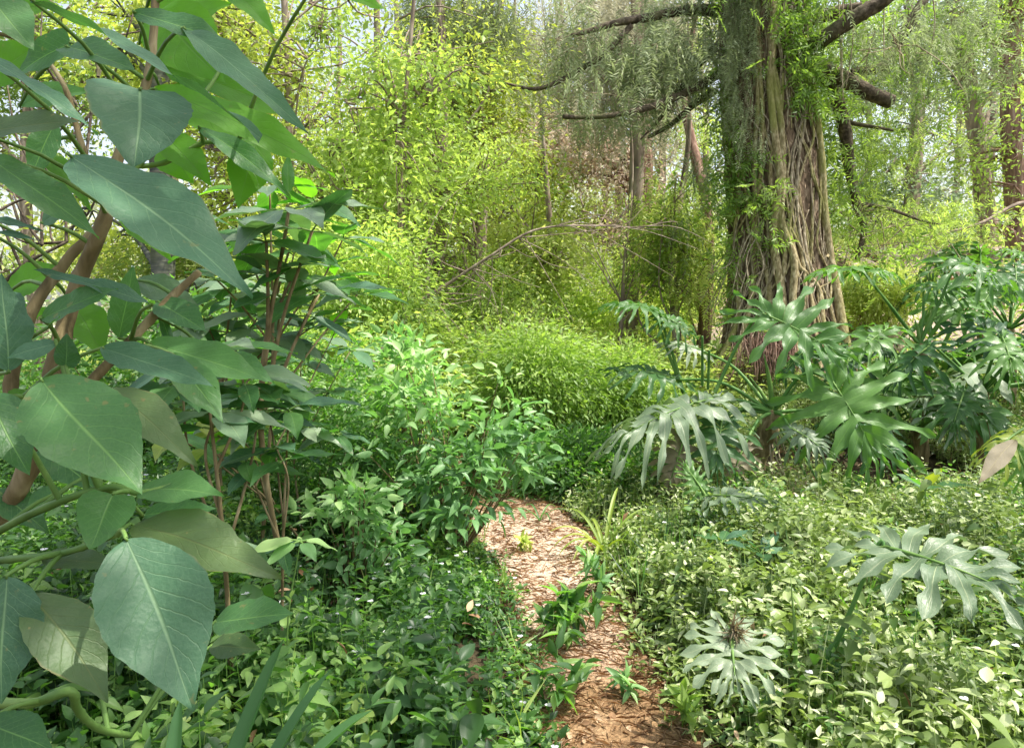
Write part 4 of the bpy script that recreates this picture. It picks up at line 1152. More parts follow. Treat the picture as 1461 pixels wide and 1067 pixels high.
def rand_philo(label, crown, n, pet, L, mats, trunk=True, az0=0, az1=6.283, el=(0.2, 1.1), name='lobed_leaf_plant'):
    crown = np.asarray(crown, float)
    b = np.array([crown[0], crown[1], gh(crown[0], crown[1])])
    o = thing(name, label, 'plant', b, 'split leaf plants on the right bank')
    V, Fs = tube(spline([b - [0, 0, .05], (b + crown) / 2 + [.03, 0, 0], crown], 10), [.06, .05, .04], 10, rough=.08)
    mk('trunk', V, Fs, M['brownstem'], o)
    for k in range(n):
        a = az0 + (az1 - az0) * (k + rng.uniform(0, .6)) / n
        e = rng.uniform(*el)
        d = np.array([math.cos(a) * math.cos(e), math.sin(a) * math.cos(e), math.sin(e)])
        B = crown + d * pet * rng.uniform(.7, 1.15)
        B[2] = max(B[2], gh(B[0], B[1]) + .12)
        out = np.array([math.cos(a), math.sin(a), 0])
        l = L * rng.uniform(.8, 1.15)
        T = B + nrm(out + [0, 0, -rng.uniform(.15, .8)]) * l
        T[2] = max(T[2], gh(T[0], T[1]) + .03)
        n0 = np.array([0, -.3, 1.0]) + out * .5
        lobed_w(o, crown, B, T, l * rng.uniform(.95, 1.2), n0, random.choice(mats), dict(ld=rng.uniform(.3, .6), arch=.05, nl=7))
    return o


# B: the crown with long bare stalks at right
crB = P(1312, 492, 5.6)
bB = np.array([crB[0], crB[1], gh(crB[0], crB[1])])
B0 = thing('lobed_leaf_plant', 'split leaf plant with long bare leaf stalks raised like spokes', 'plant', bB, None)
philo_trunk(B0, [bB - [0, 0, .05], (bB + crB) / 2 + [.04, 0, 0], crB], [.07, .06, .05])
lobed(B0, crB, 1229, 384, 5.5, 1168, 372, 5.2, 90, 'philo', ld=.4, up=1.1, face=.2, arch=0, rnd=.95)
lobed(B0, crB, 1232, 384, 5.45, 1280, 385, 5.3, 60, 'philo', ld=.4, up=1.1, face=.2, arch=0, rnd=.9)
lobed(B0, crB, 1368, 374, 5.5, 1440, 396, 5.2, 110, 'philo', ld=.4, up=1.1, face=.2, arch=0, rnd=.5)
lobed(B0, crB, 1322, 410, 5.7, 1370, 405, 5.6, 70, 'philo', ld=.4, arch=0)
lobed(B0, crB, 1440, 512, 5.2, 1302, 536, 4.7, 120, 'philogrey', ld=.7, up=1.3, rnd=.4, face=.3)
lobed(B0, crB, 1345, 430, 5.8, 1400, 460, 5.5, 100, 'philo', rnd=.8)
lobed(B0, crB, 1265, 470, 5.3, 1215, 500, 5.0, 90, 'philo', rnd=1, up=.6)
lobed(B0, crB, 1400, 470, 5.4, 1461, 500, 5.2, 120, 'philodark')
lobed(B0, crB, 1270, 530, 5.2, 1250, 590, 4.9, 100, 'philo', rnd=.9)
lobed(B0, P(1320, 600, 4.9), 1350, 560, 4.8, 1440, 610, 4.5, 130, 'philo', rnd=.5)
spear(B0, crB, P(1305, 455, 5.6)); spear(B0, crB, P(1330, 440, 5.6))
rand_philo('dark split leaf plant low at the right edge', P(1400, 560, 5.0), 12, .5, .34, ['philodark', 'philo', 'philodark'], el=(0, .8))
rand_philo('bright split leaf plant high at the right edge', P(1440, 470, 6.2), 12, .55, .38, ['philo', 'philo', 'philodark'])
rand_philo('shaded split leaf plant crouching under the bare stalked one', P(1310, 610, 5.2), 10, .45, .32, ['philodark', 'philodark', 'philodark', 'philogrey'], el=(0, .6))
rand_philo('split leaf plant at the foot of the vine clad tree', P(1215, 520, 6.2), 8, .4, .32, ['philo', 'philodark'], el=(.1, .8))
rand_philo('far split leaf plant on top of the right bank', P(1400, 420, 7.8), 9, .55, .4, ['philo', 'philodark'])

# C: single big pale leaf close at right
bC = P(1140, 960, 2.0); bC[2] = gh(bC[0], bC[1])
C0 = thing('lobed_leaf_seedling', 'young split leaf plant with one broad pale leaf over the right ground cover', 'plant', bC)
cC = bC + [0, 0.03, 0.02]
lobed(C0, cC, 1262, 782, 1.95, 1455, 826, 1.68, 195, 'philogrey', ld=.12, up=1.1, face=.35, rnd=.2, droop=.15, arch=-.02, sinus=.55, nl=7, pr=.009)
spear(C0, cC, P(1128, 822, 2.05), .006)
bD = P(1045, 960, 2.0); bD[2] = gh(bD[0], bD[1])
D0 = thing('lobed_leaf_seedling', 'wilting split leaf plant with a rusty centre nestled in ground cover', 'plant', bD)
Dc = P(1043, 903, 1.95)
lobed(D0, Dc + [0, .05, -.12], 1042, 905, 1.95, 1050, 966, 1.80, 125, 'philogrey', ld=.10, up=1.2, face=.5, rnd=.5, nl=9, sinus=.42, arch=.0)
dt = Bag(); n = 90
dt.add(*leaves(np.repeat(Dc[None], n, 0) + rng.normal(0, .008, (n, 3)) + [0, -.012, .012], nrm(rng.normal(0, .5, (n, 3)) + [0, -.6, .15]), rdir(n, 1), rng.uniform(.02, .07, n), .004, T_SM))
dt.build('dry_centre', M['philodry'], D0)
bE = P(1010, 740, 3.6); bE[2] = gh(bE[0], bE[1])
E0 = thing('lobed_leaf_seedling', 'low split leaf seedling below the leaning trunk plant', 'plant', bE)
lobed(E0, bE, 1008, 708, 3.55, 1095, 700, 3.3, 80, 'philogrey', ld=.2, up=1, rnd=.2)
lobed(E0, bE, 1005, 705, 3.55, 975, 655, 3.6, 45, 'philo', ld=.2, face=1, rnd=.8)
bF = P(1480, 760, 3.2); bF[2] = gh(bF[0], bF[1])
F0 = thing('lobed_leaf_seedling', 'yellowing split leaf plant cut by the right picture edge', 'plant', bF)
lobed(F0, bF, 1462, 612, 3.1, 1405, 640, 2.9, 70, 'philoyel', ld=.8, rnd=.6)
V, Q, A = big_leaf(P(1448, 628, 2.95), P(1395, 690, 2.8), .075, np.array([-.4, -.8, .5]), curl=.2)
mk('dry_leaf', V, Q, M['philodry'], F0, A)
lobed(F0, bF, 1450, 640, 3.0, 1475, 690, 2.9, 60, 'philo', ld=.5, rnd=1)
for lab, px, py, d, sz in [('spoon leaved seedling right of the path tuft', 1085, 790, 2.9, .14), ('upright leaved seedling left of the broad pale leaf', 1030, 775, 2.9, .12), ('arching yellow leaf sprig below the dark hollow', 1320, 700, 3.3, .16)]:
    b = P(px, py + 20, d); b[2] = gh(b[0], b[1])
    o = thing('broad_leaf_seedling', lab, 'plant', b)
    c = P(px, py, d)
    V, Fs = tube(spline([b, (b + c) / 2 + [.01, 0, 0], c], 6), [.004, .003], 6); mk('stem', V, Fs, M['greenstem'], o)
    whorl_leaves(o, c, 5, sz, mat=('bigblue', 'big') if 'yellow' not in lab else ('philoyel', 'big'), el=(.3, 1.0))


# ------------------------------------------------------------------ the vine clad tree
D0T = 7.5
tx, ty = P(1112, 470, D0T)[0], P(1112, 470, D0T)[1]
tz = float(gh(tx, ty))
vt = thing('vine_clad_tree', 'massive old tree with furrowed trunk wrapped in roots and vines', 'tree', (tx, ty, tz))
cl = spline([(tx, ty, tz - .15), (tx + .02, ty, tz + .5), (tx - .04, ty, tz + 1.2), (tx - .12, ty, tz + 2.2), (tx - .2, ty + .05, tz + 3.4), (tx - .25, ty + .1, tz + 5.5), (tx - .1, ty + .1, tz + 9), (tx, ty, tz + 13)], 160)
zz = cl[:, 2] - tz
rr = np.interp(zz, [-.2, 0, .3, .8, 1.5, 2.5, 4, 6, 9, 13], [.78, .70, .58, .49, .44, .43, .41, .36, .24, .05])
ns = 96
ang = np.arange(ns) / ns * 2 * math.pi
AA, ZZ = np.meshgrid(ang, zz)
butt = np.maximum(0, np.cos(AA * 5 + .6 + .4 * np.sin(ZZ * 1.2))) ** 1.5 * np.exp(-np.maximum(ZZ, 0) / .8) * .28
flut = .045 * np.sin(AA * 7 + 1.3 * np.sin(ZZ * .9)) + .02 * np.sin(AA * 19 + 2.2 * np.sin(ZZ * 1.7)) + .022 * np.abs(np.sin(AA * 23 + 3 * np.sin(ZZ * 2.1 + AA))) * (.6 + .4 * np.sin(ZZ * 7 + AA * 5))
RR = rr[:, None] * (1 + butt + flut) + .006 * rng.normal(size=AA.shape)
RR[:, :] *= 1
V = np.stack([cl[:, 0:1] + RR * np.cos(AA), cl[:, 1:2] + RR * np.sin(AA), np.repeat(cl[:, 2:3], ns, 1)], -1).reshape(-1, 3)
i = np.arange(159)[:, None] * ns; j = np.arange(ns)[None]; j2 = (j + 1) % ns
mk('trunk', V, np.stack([i + j, i + j2, i + ns + j2, i + ns + j], -1).reshape(-1, 4), M['trunk'], vt)


def on_trunk(a, z, off=.0):
    """point on the trunk surface at angle a (−pi/2 faces the camera) and height z above its foot"""
    c = np.stack([np.interp(z, zz, cl[:, 0]), np.interp(z, zz, cl[:, 1])], -1)
    r = np.interp(z, zz, rr)
    b = np.maximum(0, np.cos(a * 5 + .6 + .4 * np.sin(z * 1.2))) ** 1.5 * np.exp(-np.maximum(z, 0) / .8) * .28
    r = r * (1.0 + b + .045 * np.sin(a * 7 + 1.3 * np.sin(z * .9))) + off
    return np.stack([c[..., 0] + r * np.cos(a), c[..., 1] + r * np.sin(a), tz + z], -1)


# thick vines (each traced up the face)
FR = -math.pi / 2
for (pts, r0, r1) in [
    ([(-.35, 0.0), (-.3, .7), (-.38, 1.3), (-.22, 2.0), (-.28, 2.7), (-.18, 3.6), (-.25, 4.6)], .045, .03),
    ([(-.1, 0.0), (-.16, .6), (-.05, 1.1), (-.22, 1.6), (-.12, 2.3), (-.2, 3.0), (-.05, 4.2)], .04, .025),
    ([(.75, 0.1), (.82, .6), (.9, 1.4), (.85, 2.2), (.7, 3.0)], .055, .03),
    ([(.95, 0.0), (1.1, .5), (1.05, 1.2), (1.1, 2.0)], .045, .03),
    ([(.55, .0), (.35, .5), (.45, .85), (.2, 1.0), (.0, 1.12), (-.12, 1.5)], .03, .025),
    ([(.1, .1), (.2, .8), (.5, 1.6), (.85, 2.3)], .016, .012),
    ([(-.9, .1), (-.85, 1.0), (-.7, 2.0), (-.5, 3.0), (-.6, 4.2)], .03, .02),
    ([(-.6, 0), (-.55, .8), (-.75, 1.5), (-.5, 2.2), (-.45, 3.2)], .035, .02),
    ([(-.45, 0), (-.5, .5), (-.2, 1.2), (-.4, 1.9), (-.1, 2.6), (-.3, 3.3)], .028, .018),
    ([(.0, 0), (-.08, .4), (.12, .9), (.02, 1.5), (-.15, 2.2), (.0, 2.9)], .024, .016),
    ([(.3, 0), (.2, .7), (.3, 1.4), (.1, 2.1), (.2, 2.8)], .014, .012),
    ([(-1.1, 0), (-1.05, .6), (-1.2, 1.2), (-1.0, 2.0)], .035, .02),
    ([(-.2, 1.4), (.1, 1.7), (-.25, 2.1), (-.5, 2.5)], .02, .016),
    ([(.9, .2), (.5, 1.0), (.25, 1.6), (.0, 2.0)], .013, .01),
]:
    q = spline([on_trunk(FR + a, z, r0 * .75) for a, z in pts], 60)
    q = q + .012 * np.stack([noise3(q, 5, 1), noise3(q, 5, 2), 0 * q[:, 0]], 1)
    V, Fs = tube(q, [r0, r1], 9, rough=.04)
    mk('vine', V, Fs, M['vine'], vt)
for k in range(11):          # tangled looping vines
    a0 = rng.uniform(-1.0, .9); z0 = rng.uniform(.1, 1.2); n = 9
    zs_ = z0 + np.linspace(0, rng.uniform(1.2, 2.4), n) + rng.normal(0, .05, n)
    as_ = FR + a0 + np.cumsum(rng.normal(rng.normal(0, .05), .14, n))
    q = spline(on_trunk(as_, zs_, .03), 60)
    V, Fs = tube(q, [rng.uniform(.011, .020), .008], 7, rough=.09)
    mk('vine', V, Fs, M['vine'] if k % 3 else M['vinegrey'], vt)
# web of thin rootlets: too many to be parts of their own
wb = Bag()
for k in range(120):
    a = FR + rng.uniform(-1.25, 1.25); z = rng.uniform(0.0, 3.6); L = rng.uniform(.5, 1.6)
    n = 14
    zs = z + np.linspace(0, L, n)
    as_ = a + np.cumsum(rng.normal(0, .055, n)) + rng.normal(0, .12) * np.linspace(0, 1, n)
    q = on_trunk(as_, zs, .012 + .02 * rng.random())
    v, f = tube(spline(q[::2], 24), [rng.uniform(.005, .011), .004], 5); wb.add(v, f)
o = wb.build('rootlets', M['vinegrey'], vt); o['kind'] = 'stuff'
for x0, L_ in [(1203, 1.0), (1196, .8), (1212, .85), (1262, .55), (1330, .5)]:
    s = P(x0, -8, 6.9); e = s - [0, 0, L_]
    v, f = tube(spline([s, (s + e) / 2 + rng.normal(0, .02, 3), e + rng.normal(0, .03, 3)], 14), [.007, .004], 5); mk('hanging_root', v, f, M['vinegrey'], vt)
# loose fans of dry twigs low on the left of the trunk and the pink root mat at the foot
wb = Bag()
for k in range(60):
    a = FR + rng.uniform(-1.5, -.5); z = rng.uniform(.5, 1.6)
    s = on_trunk(np.array(a), np.array(z), .02)
    e = s + np.array([rng.uniform(-.35, .1), rng.uniform(-.3, 0), -rng.uniform(.2, .7)])
    v, f = tube(spline([s, (s + e) / 2 + rng.normal(0, .04, 3), e], 8), [.007, .004], 5); wb.add(v, f)
wb.build('dry_twigs', M['vinegrey'], vt)
wb = Bag()
for k in range(260):
    s = P(1100 + rng.normal(0, 22), 478 + rng.uniform(-6, 22), 6.75 + rng.uniform(-.05, .25))
    e = s + np.array([rng.normal(0, .05), -.06, -rng.uniform(.15, .4)])
    v, f = tube(spline([s, (s + e) / 2 + rng.normal(0, .015, 3), e], 6), [.005, .003], 4); wb.add(v, f)
o = wb.build('root_mat', M['redbark'], vt); o['kind'] = 'stuff'

# limbs
for nm, pts, r in [
    ('limb', [(1040, 15, 7.5), (990, 15, 7.4), (930, 25, 7.2), (870, 38, 7.0), (815, 52, 6.9)], [.07, .05, .035, .018]),
    ('limb', [(1050, 95, 7.5), (1005, 118, 7.3), (950, 145, 7.1), (880, 165, 6.9), (803, 165, 6.8)], [.05, .04, .03, .02]),
    ('limb', [(1120, 85, 7.3), (1165, 62, 7.0), (1220, 28, 6.8), (1262, 0, 6.7), (1320, -60, 6.5)], [.085, .075, .07, .05]),
    ('limb', [(1140, 30, 7.3), (1200, 14, 7.2), (1260, 0, 7.1), (1340, -50, 7.0)], [.08, .06, .05, .03]),
    ('broken_limb', [(1150, 85, 7.6), (1190, 105, 7.5), (1235, 130, 7.4), (1272, 148, 7.35)], [.09, .085, .075, .07]),
    ('limb', [(1165, 105, 7.7), (1190, 130, 7.7), (1208, 190, 7.75), (1213, 240, 7.8), (1222, 290, 7.8), (1232, 330, 7.8), (1222, 370, 7.8)], [.08, .07, .055, .04, .02]),
    ('limb', [(1215, 108, 8.1), (1260, 95, 8.1), (1282, 60, 8.1), (1300, 35, 8.1), (1330, -20, 8.2)], [.05, .05, .06, .05]),
    ('limb', [(1030, 60, 7.6), (1000, 90, 7.5), (970, 130, 7.4), (940, 170, 7.3), (915, 200, 7.2)], [.05, .035, .02, .008]),
    ('limb', [(1020, 130, 7.6), (990, 150, 7.6), (960, 175, 7.6), (925, 195, 7.6)], [.045, .035, .025, .018]),
    ('limb', [(900, 40, 7.1), (860, 80, 7.0), (800, 115, 6.9), (760, 128, 6.9), (716, 120, 6.9)], [.03, .025, .02, .008]),
    ('limb', [(1222, 290, 7.8), (1270, 300, 7.7), (1320, 315, 7.6), (1350, 320, 7.6)], [.025, .018, .012, .006]),
    ('limb', [(1210, 175, 7.75), (1250, 182, 7.7), (1275, 187, 7.7)], [.025, .012]),
    ('limb', [(1100, -100, 7.5), (1000, -260, 6.5), (800, -420, 5.5), (500, -560, 5.0)], [.14, .1, .05]),
    ('limb', [(1120, -100, 7.5), (1250, -260, 6.8), (1450, -380, 6.2)], [.14, .1, .05]),
]:
    q = spline([P(*p) for p in pts], 40)
    q = q + .012 * np.stack([noise3(q, 4, 1), noise3(q, 4, 2), noise3(q, 4, 3)], 1)
    V, Fs = tube(q, r, 10, rough=.04)
    mk(nm, V, Fs, M['branch'], vt)
# bare twigs off the limbs
tw = Bag()
for (x, y, d, n, sx, sy) in [(860, 60, 7.0, 16, 90, 60), (900, 150, 7.1, 16, 70, 40), (1250, 60, 7.0, 12, 60, 50), (1230, 310, 7.8, 16, 60, 55), (980, 110, 7.4, 12, 30, 50), (1280, 330, 7.6, 12, 60, 40)]:
    for k in range(n):
        s = P(x + rng.uniform(-1, 1) * sx, y + rng.uniform(-1, 1) * sy * .4, d)
        e = s + np.array([rng.normal(-.1, .35), rng.normal(0, .25), rng.normal(-.15, .3)])
        v, f = tube(spline([s, (s + e) / 2 + rng.normal(0, .05, 3), e], 8), [.006, .002], 4); tw.add(v, f)
tag(tw.build('twigs', M['vinegrey'], vt), kind='stuff')


def spray_field(pos, L, W, per, step, mat, name, parent, down=1.0, jit=.25, tp=T_DI, tone=None):
    """feathery hanging sprigs: at each pos a drooping stalk carrying narrow leaflets in pairs"""
    n = len(pos)
    d = nrm(rng.normal(size=(n, 3)) * jit + [0, 0, -down])
    side = nrm(np.cross(d, rdir(n)))
    Ps = []; Ds = []; R = []
    tone = rng.random(n) if tone is None else tone
    for j in range(per):
        s = (j // 2) * step
        sg = 1 if j % 2 else -1
        Ps.append(pos + d * s + [0, 0, -.35 * s * s])
        Ds.append(nrm(d * .7 + side * sg + rng.normal(0, .15, (n, 3))))
        R.append(np.clip(tone + rng.normal(0, .12, n), 0, 1))
    p = np.vstack(Ps); dd = np.vstack(Ds); R = np.concatenate(R)
    l = L * rng.uniform(.7, 1.2, len(p))
    V, Fc, A = leaves(p, dd, rdir(len(p), .8), l, l * W, tp, R)
    return mk(name, V, Fc, M[mat], parent, A)


# climbing ferny leaves on the trunk
def climb_pts(clumps):
    out = []; tn = []
    for a, z, n, sa, sz in clumps:
        aa = FR + a + rng.normal(0, sa, n); z2 = z + rng.normal(0, sz, n)
        out.append(on_trunk(aa, z2, .03) + rng.normal(0, .05, (n, 3)) + np.stack([np.cos(aa), np.sin(aa), 0 * aa], 1) * rng.uniform(0, .18, n)[:, None])
        tn.append(np.clip(rng.uniform(.2, .9) + rng.normal(0, .1, n), 0, 1))
    return np.vstack(out), np.concatenate(tn)


pp, tn = climb_pts([(.25, 3.1, 55, .2, .2), (.45, 3.5, 40, .25, .25), (-.75, 2.0, 45, .2, .16), (-.6, 1.75, 30, .2, .12), (-.45, 1.35, 14, .15, .1), (-1.1, 1.3, 34, .12, .3), (.45, 2.75, 60, .2, .12),
                    (-.05, 4.2, 40, .3, .25), (.6, 4.1, 40, .3, .3), (-1.2, .9, 20, .15, .3), (-1.3, 2.9, 70, .12, .6), (-1.4, 1.9, 50, .12, .4), (.9, 3.3, 16, .2, .3), (1.35, 1.3, 20, .12, .6), (-1.0, .25, 25, .3, .12)])
spray_field(pp, .07, .34, 12, .035, 'fern', 'climbing_foliage', vt, down=.5, jit=.7, tone=tn, tp=T_SM)
pp, tn = climb_pts([(-.75, 3.5, 330, .16, .5), (-.55, 3.9, 200, .16, .4), (-.95, 2.8, 170, .10, .3), (-.25, 4.3, 70, .2, .25), (-.62, 2.4, 30, .08, .2)])
spray_field(pp, .045, .16, 18, .018, 'greymoss', 'hanging_grey_foliage', vt, down=1.3, jit=.3, tone=tn)
# foliage on the right-hand limbs, dark feathery
pp = np.vstack([P(px, py, d) + rng.normal(0, 1, (n, 3)) * [sx, .3, sz] for px, py, d, n, sx, sz in [
    (1300, 325, 7.9, 120, .35, .08), (1350, 300, 8.0, 60, .3, .07), (1240, 260, 8.2, 90, .2, .4), (1270, 205, 8.2, 120, .3, .12), (1180, 260, 8.4, 160, .15, .6), (1200, 150, 8.3, 120, .3, .2)]])
spray_field(pp, .06, .2, 18, .025, 'greentree', 'feathery_foliage', vt, down=.7, jit=.7)
# fine grey green streamers under the left and right limbs
pp = np.vstack([P(px, py, d) + rng.normal(0, 1, (n, 3)) * [sx, .25, sz] for px, py, d, n, sx, sz in [
    (980, 20, 7.5, 260, .25, .25), (900, 45, 7.2, 300, .4, .2), (960, 110, 7.4, 260, .3, .25), (860, 120, 7.1, 200, .35, .2), (820, 50, 7.0, 160, .3, .2), (990, 210, 7.7, 160, .15, .4),
    (1230, 60, 7.1, 130, .4, .2), (1320, 20, 7.6, 200, .4, .3), (1400, 60, 8.0, 200, .4, .3), (1290, 150, 8.0, 120, .4, .2)]])
pp = pp[noise3(pp, 5.0, 3) > .05]
spray_field(pp, .075, .17, 20, .028, 'greymoss', 'streamer_foliage', vt, down=1.2, jit=.45)
# bright leaves around the head of the trunk in the frame and overhead crown
pp = np.vstack([P(px, py, d) + rng.normal(0, 1, (n, 3)) * [sx, .3, sz] for px, py, d, n, sx, sz in [
    (1170, 140, 7.9, 110, .15, .25), (1120, 20, 7.1, 160, .3, .3), (1190, 20, 7.6, 130, .3, .2), (1310, 90, 8.2, 260, .5, .5), (1180, 240, 8.0, 60, .1, .3), (1190, 300, 7.9, 60, .15, .2), (1250, 380, 7.4, 40, .2, .1)]])
spray_field(pp, .075, .36, 12, .04, 'fern', 'side_foliage', vt, down=.5, jit=.8, tp=T_SM)


# ------------------------------------------------------------------ other trees
def tree(label, base, top, r, crown, leafmat, L, clusters, per, bark='backbark', name='woodland_tree', lean=(0, 0), limbs=9, cl_r=.22, tp=T_SM, weep=False, group=None, wr=.5, bend=.15, gap=-.2, flat=.38):
    """base (px, depth) or world xy; crown = list of (px, py, depth, rx, ry, rz) world radii"""
    bx = P(base[0], 470, base[1])
    b = np.array([bx[0], bx[1], float(gh(bx[0], bx[1]))])
    o = thing(name, label, 'tree', b, group)
    t0 = b + np.array([lean[0], lean[1], top])
    q = spline([b - [0, 0, .1], b * .66 + t0 * .34 + rng.normal(0, bend, 3) * [1, 1, 0], b * .33 + t0 * .67 + rng.normal(0, bend, 3) * [1, 1, 0], t0], 40)
    V, Fs = tube(q, [r * 1.35, r * 1.02, r * .95, r * .8, r * .6, r * .35, r * .12], 12, rough=.03)
    mk('trunk', V, Fs, M[bark], o)
    cc = []
    tot = sum(c[3] * c[5] for c in crown)
    ends = []
    for (px, py, d, rx, ry, rz) in crown:
        c = P(px, py, d)
        n = max(6, int(clusters * rx * rz / tot))
        s = c + rdir(n) * (rng.random(n) ** .4)[:, None] * [rx, ry, rz]
        cc.append(s)
        for k in range(max(2, int(limbs * rx * rz / tot + .5))):
            ends.append(c + rdir(1)[0] * np.array([rx, ry, rz]) * rng.uniform(.2, .85))
    cc = np.vstack(cc)
    cc = cc[noise3(cc, 1.5, len(label) % 13) > gap]
    cc[:, 2] = np.maximum(cc[:, 2], gh(cc[:, 0], cc[:, 1]) + .2)
    bags = []
    tips = []
    for e in ends:
        zt = np.clip(e[2] - rng.uniform(.3, 1.4), q[2, 2], q[-3, 2])
        k = np.abs(q[:, 2] - zt).argmin()
        s = q[k]
        m = (s + e) / 2 + rng.normal(0, .15, 3) + [0, 0, .15]
        w = spline([s, m, e], 16)
        rb = r * .38 * (1 - .5 * k / 40)
        v, f = tube(w, [rb, rb * .6, rb * .2], 7, rough=.04)
        bags.append(Bag().add(v, f))
        tips.append(w[6:])
    tp_ = np.vstack(tips)
    # twigs to a share of the clusters
    for c in cc[rng.random(len(cc)) < min(1, (12 if weep else 240) / max(len(cc), 1))]:
        k = ((tp_ - c) ** 2).sum(1).argmin()
        v, f = tube(spline([tp_[k], (tp_[k] + c) / 2 + rng.normal(0, .05, 3), c], 6), [.012 + r * .03, .004], 4, cap=False); bags[k // 10].add(v, f)
    for bb in bags:
        bb.build('branch', M[bark], o)
    if weep:
        pos = np.repeat(cc, 3, 0) + rng.normal(0, cl_r, (len(cc) * 3, 3))
        tone = np.clip(.5 + .3 * noise3(pos, 1.4, 3) + rng.normal(0, .12, len(pos)), 0, 1)
        spray_field(pos, L, wr, per, L * .42, leafmat, 'crown', o, down=1.5, jit=.22, tone=tone)
    else:
        nc = len(cc)
        tone = np.clip(.45 + .28 * noise3(cc, 1.1, 4) + rng.normal(0, .1, nc), 0, 1)
        ci = np.repeat(np.arange(nc), per); n = len(ci)
        off = rng.normal(size=(n, 3)) * cl_r * np.array([1, 1, flat])
        d = nrm(off + rng.normal(size=(n, 3)) * cl_r * .8 + [0, 0, -cl_r * .5])
        l = L * rng.uniform(.6, 1.25, n)
        V, Fc, A = leaves(cc[ci] + off, d, rdir(n, .9), l, l * wr * rng.uniform(.8, 1.2, n), tp, np.clip(tone[ci] + rng.normal(0, .09, n), 0, 1))
        mk('crown', V, Fc, M[leafmat], o, A)
    return o


tree('slim tree with sunlit yellow green canopy behind the top of the left shrub', (400, 6.6), 7.5, .036,
     [(420, 90, 6.6, 1.3, .8, .9), (560, 60, 6.8, 1.1, .8, .7), (330, 250, 6.8, .8, .6, .6), (300, 40, 6.8, .6, .5, .7), (480, 20, 7.0, .9, .6, .5), (380, 0, 7.2, 1.0, .6, .5)], 'yellowtree', .062, 620, 58, bark='backbark')
tree('leafy tree with broad green leaves hanging left of centre', (575, 6.2), 7, .021,
     [(590, 130, 6.2, .55, .4, .4), (520, 260, 6.4, .8, .6, .5), (640, 250, 6.6, .6, .5, .4)], 'greentree', .075, 230, 46, bark='backbark')
tree('pale trunked tree with yellow green crown left of the drooping grey tree', (668, 9.0), 9, .085,
     [(660, 120, 9.0, 1.0, .8, 1.1), (600, 250, 9.0, 1.1, .8, .8)], 'yellowtree', .07, 330, 56)
tree('bright leafy tree in the middle of the thicket', (600, 7.6), 4.2, .028,
     [(610, 310, 7.6, 1.4, .8, .8), (700, 330, 7.8, .8, .6, .5), (520, 330, 7.4, .8, .6, .5), (650, 240, 7.8, .8, .6, .5)], 'greentree', .06, 330, 60, bark='backbark')
tree('tree with brownish grey drooping foliage left of the vine clad tree', (893, 9.6), 10, .095,
     [(830, 60, 9.4, 1.1, .7, 1.2), (900, 100, 9.6, 1.0, .7, 1.2), (930, 30, 9.6, .9, .7, 1.0)], 'brownmoss', .085, 620, 20, weep=True, wr=.15, cl_r=.18, gap=-.3)
tree('dark tree whose hanging foliage drapes the top centre', (610, 8.3), 9, .07,
     [(605, 40, 8.2, .35, .3, .7), (690, 30, 8.2, .5, .3, .5)], 'greymoss', .06, 260, 22, weep=True, wr=.16, cl_r=.13, gap=-1)
tree('double trunked tree with reddish bark left of the vine clad tree', (1003, 9.2), 5, .075,
     [(960, 330, 9.0, .5, .4, .9), (1000, 250, 9.2, .4, .4, .7)], 'understory', .07, 160, 40, bark='redbark', name='woodland_tree')
tree('half bare tree with pinkish withered leaves behind the clearing', (908, 12), 8, .16,
     [(850, 230, 12, 1.1, .8, .7), (800, 200, 12, .9, .8, .5), (900, 330, 12, .9, .6, .4)], 'pinktwig', .09, 240, 34, bark='redbark')
tree('thin leaning sapling in the middle of the clearing', (822, 11), 5, .06,
     [(790, 300, 11, .9, .6, .5), (770, 400, 11, .6, .5, .3)], 'understory', .08, 70, 36, lean=(-.6, 0))
tree('tree with feathery lime foliage arching over the clearing', (880, 8.6), 4.4, .025,
     [(870, 320, 8.6, .8, .5, .3), (930, 300, 8.4, .5, .4, .5), (810, 330, 8.8, .5, .4, .25), (960, 380, 8.6, .4, .4, .5)], 'fern', .065, 170, 44, bark='backbark')
tree('slanting trunked tree at upper right', (1410, 11.5), 8.5, .12,
     [(1340, 60, 11.5, 1.4, 1, 1.1), (1420, 160, 11.8, 1.0, .8, .7)], 'bluetree', .10, 260, 38, lean=(-1.7, 0), limbs=12)
tree('reddish trunked tree touching the right edge', (1452, 10.5), 9, .13,
     [(1440, 200, 10.3, .8, .7, 1.0), (1461, 30, 10.3, 1.0, .8, 1.0), (1400, 330, 10.2, 1.0, .6, .5), (1480, 330, 10, .8, .6, .5)], 'greentree', .09, 240, 40, bark='redbark')
tree('tree with blue green foliage behind the broken limb', (1290, 14), 9, .13,
     [(1300, 230, 14, 1.3, 1, 1.3), (1360, 350, 14, 1.3, 1, .7), (1250, 100, 14, 1.3, 1, 1.2)], 'bluetree', .12, 250, 40)
tree('tree with smooth dark grey trunk behind the large drooping leaf', (238, 6.2), 6, .095,
     [(150, 330, 7.4, .5, .4, .3), (240, 40, 6.6, .9, .7, .6), (330, 330, 7.4, .8, .6, .45)], 'yellowtree', .085, 120, 40, bark='palm', bend=.02)
tree('tree with loose foliage at the upper left corner', (60, 8.0), 7, .06,
     [(60, 20, 8.0, .9, .7, .4), (150, 120, 8, .8, .5, .6), (100, 250, 8, .7, .5, .35), (0, 120, 8, .7, .5, .5), (20, 380, 8, .6, .5, .3), (-60, 200, 8, .6, .6, .8)], 'greentree', .07, 330, 44, bark='backbark')
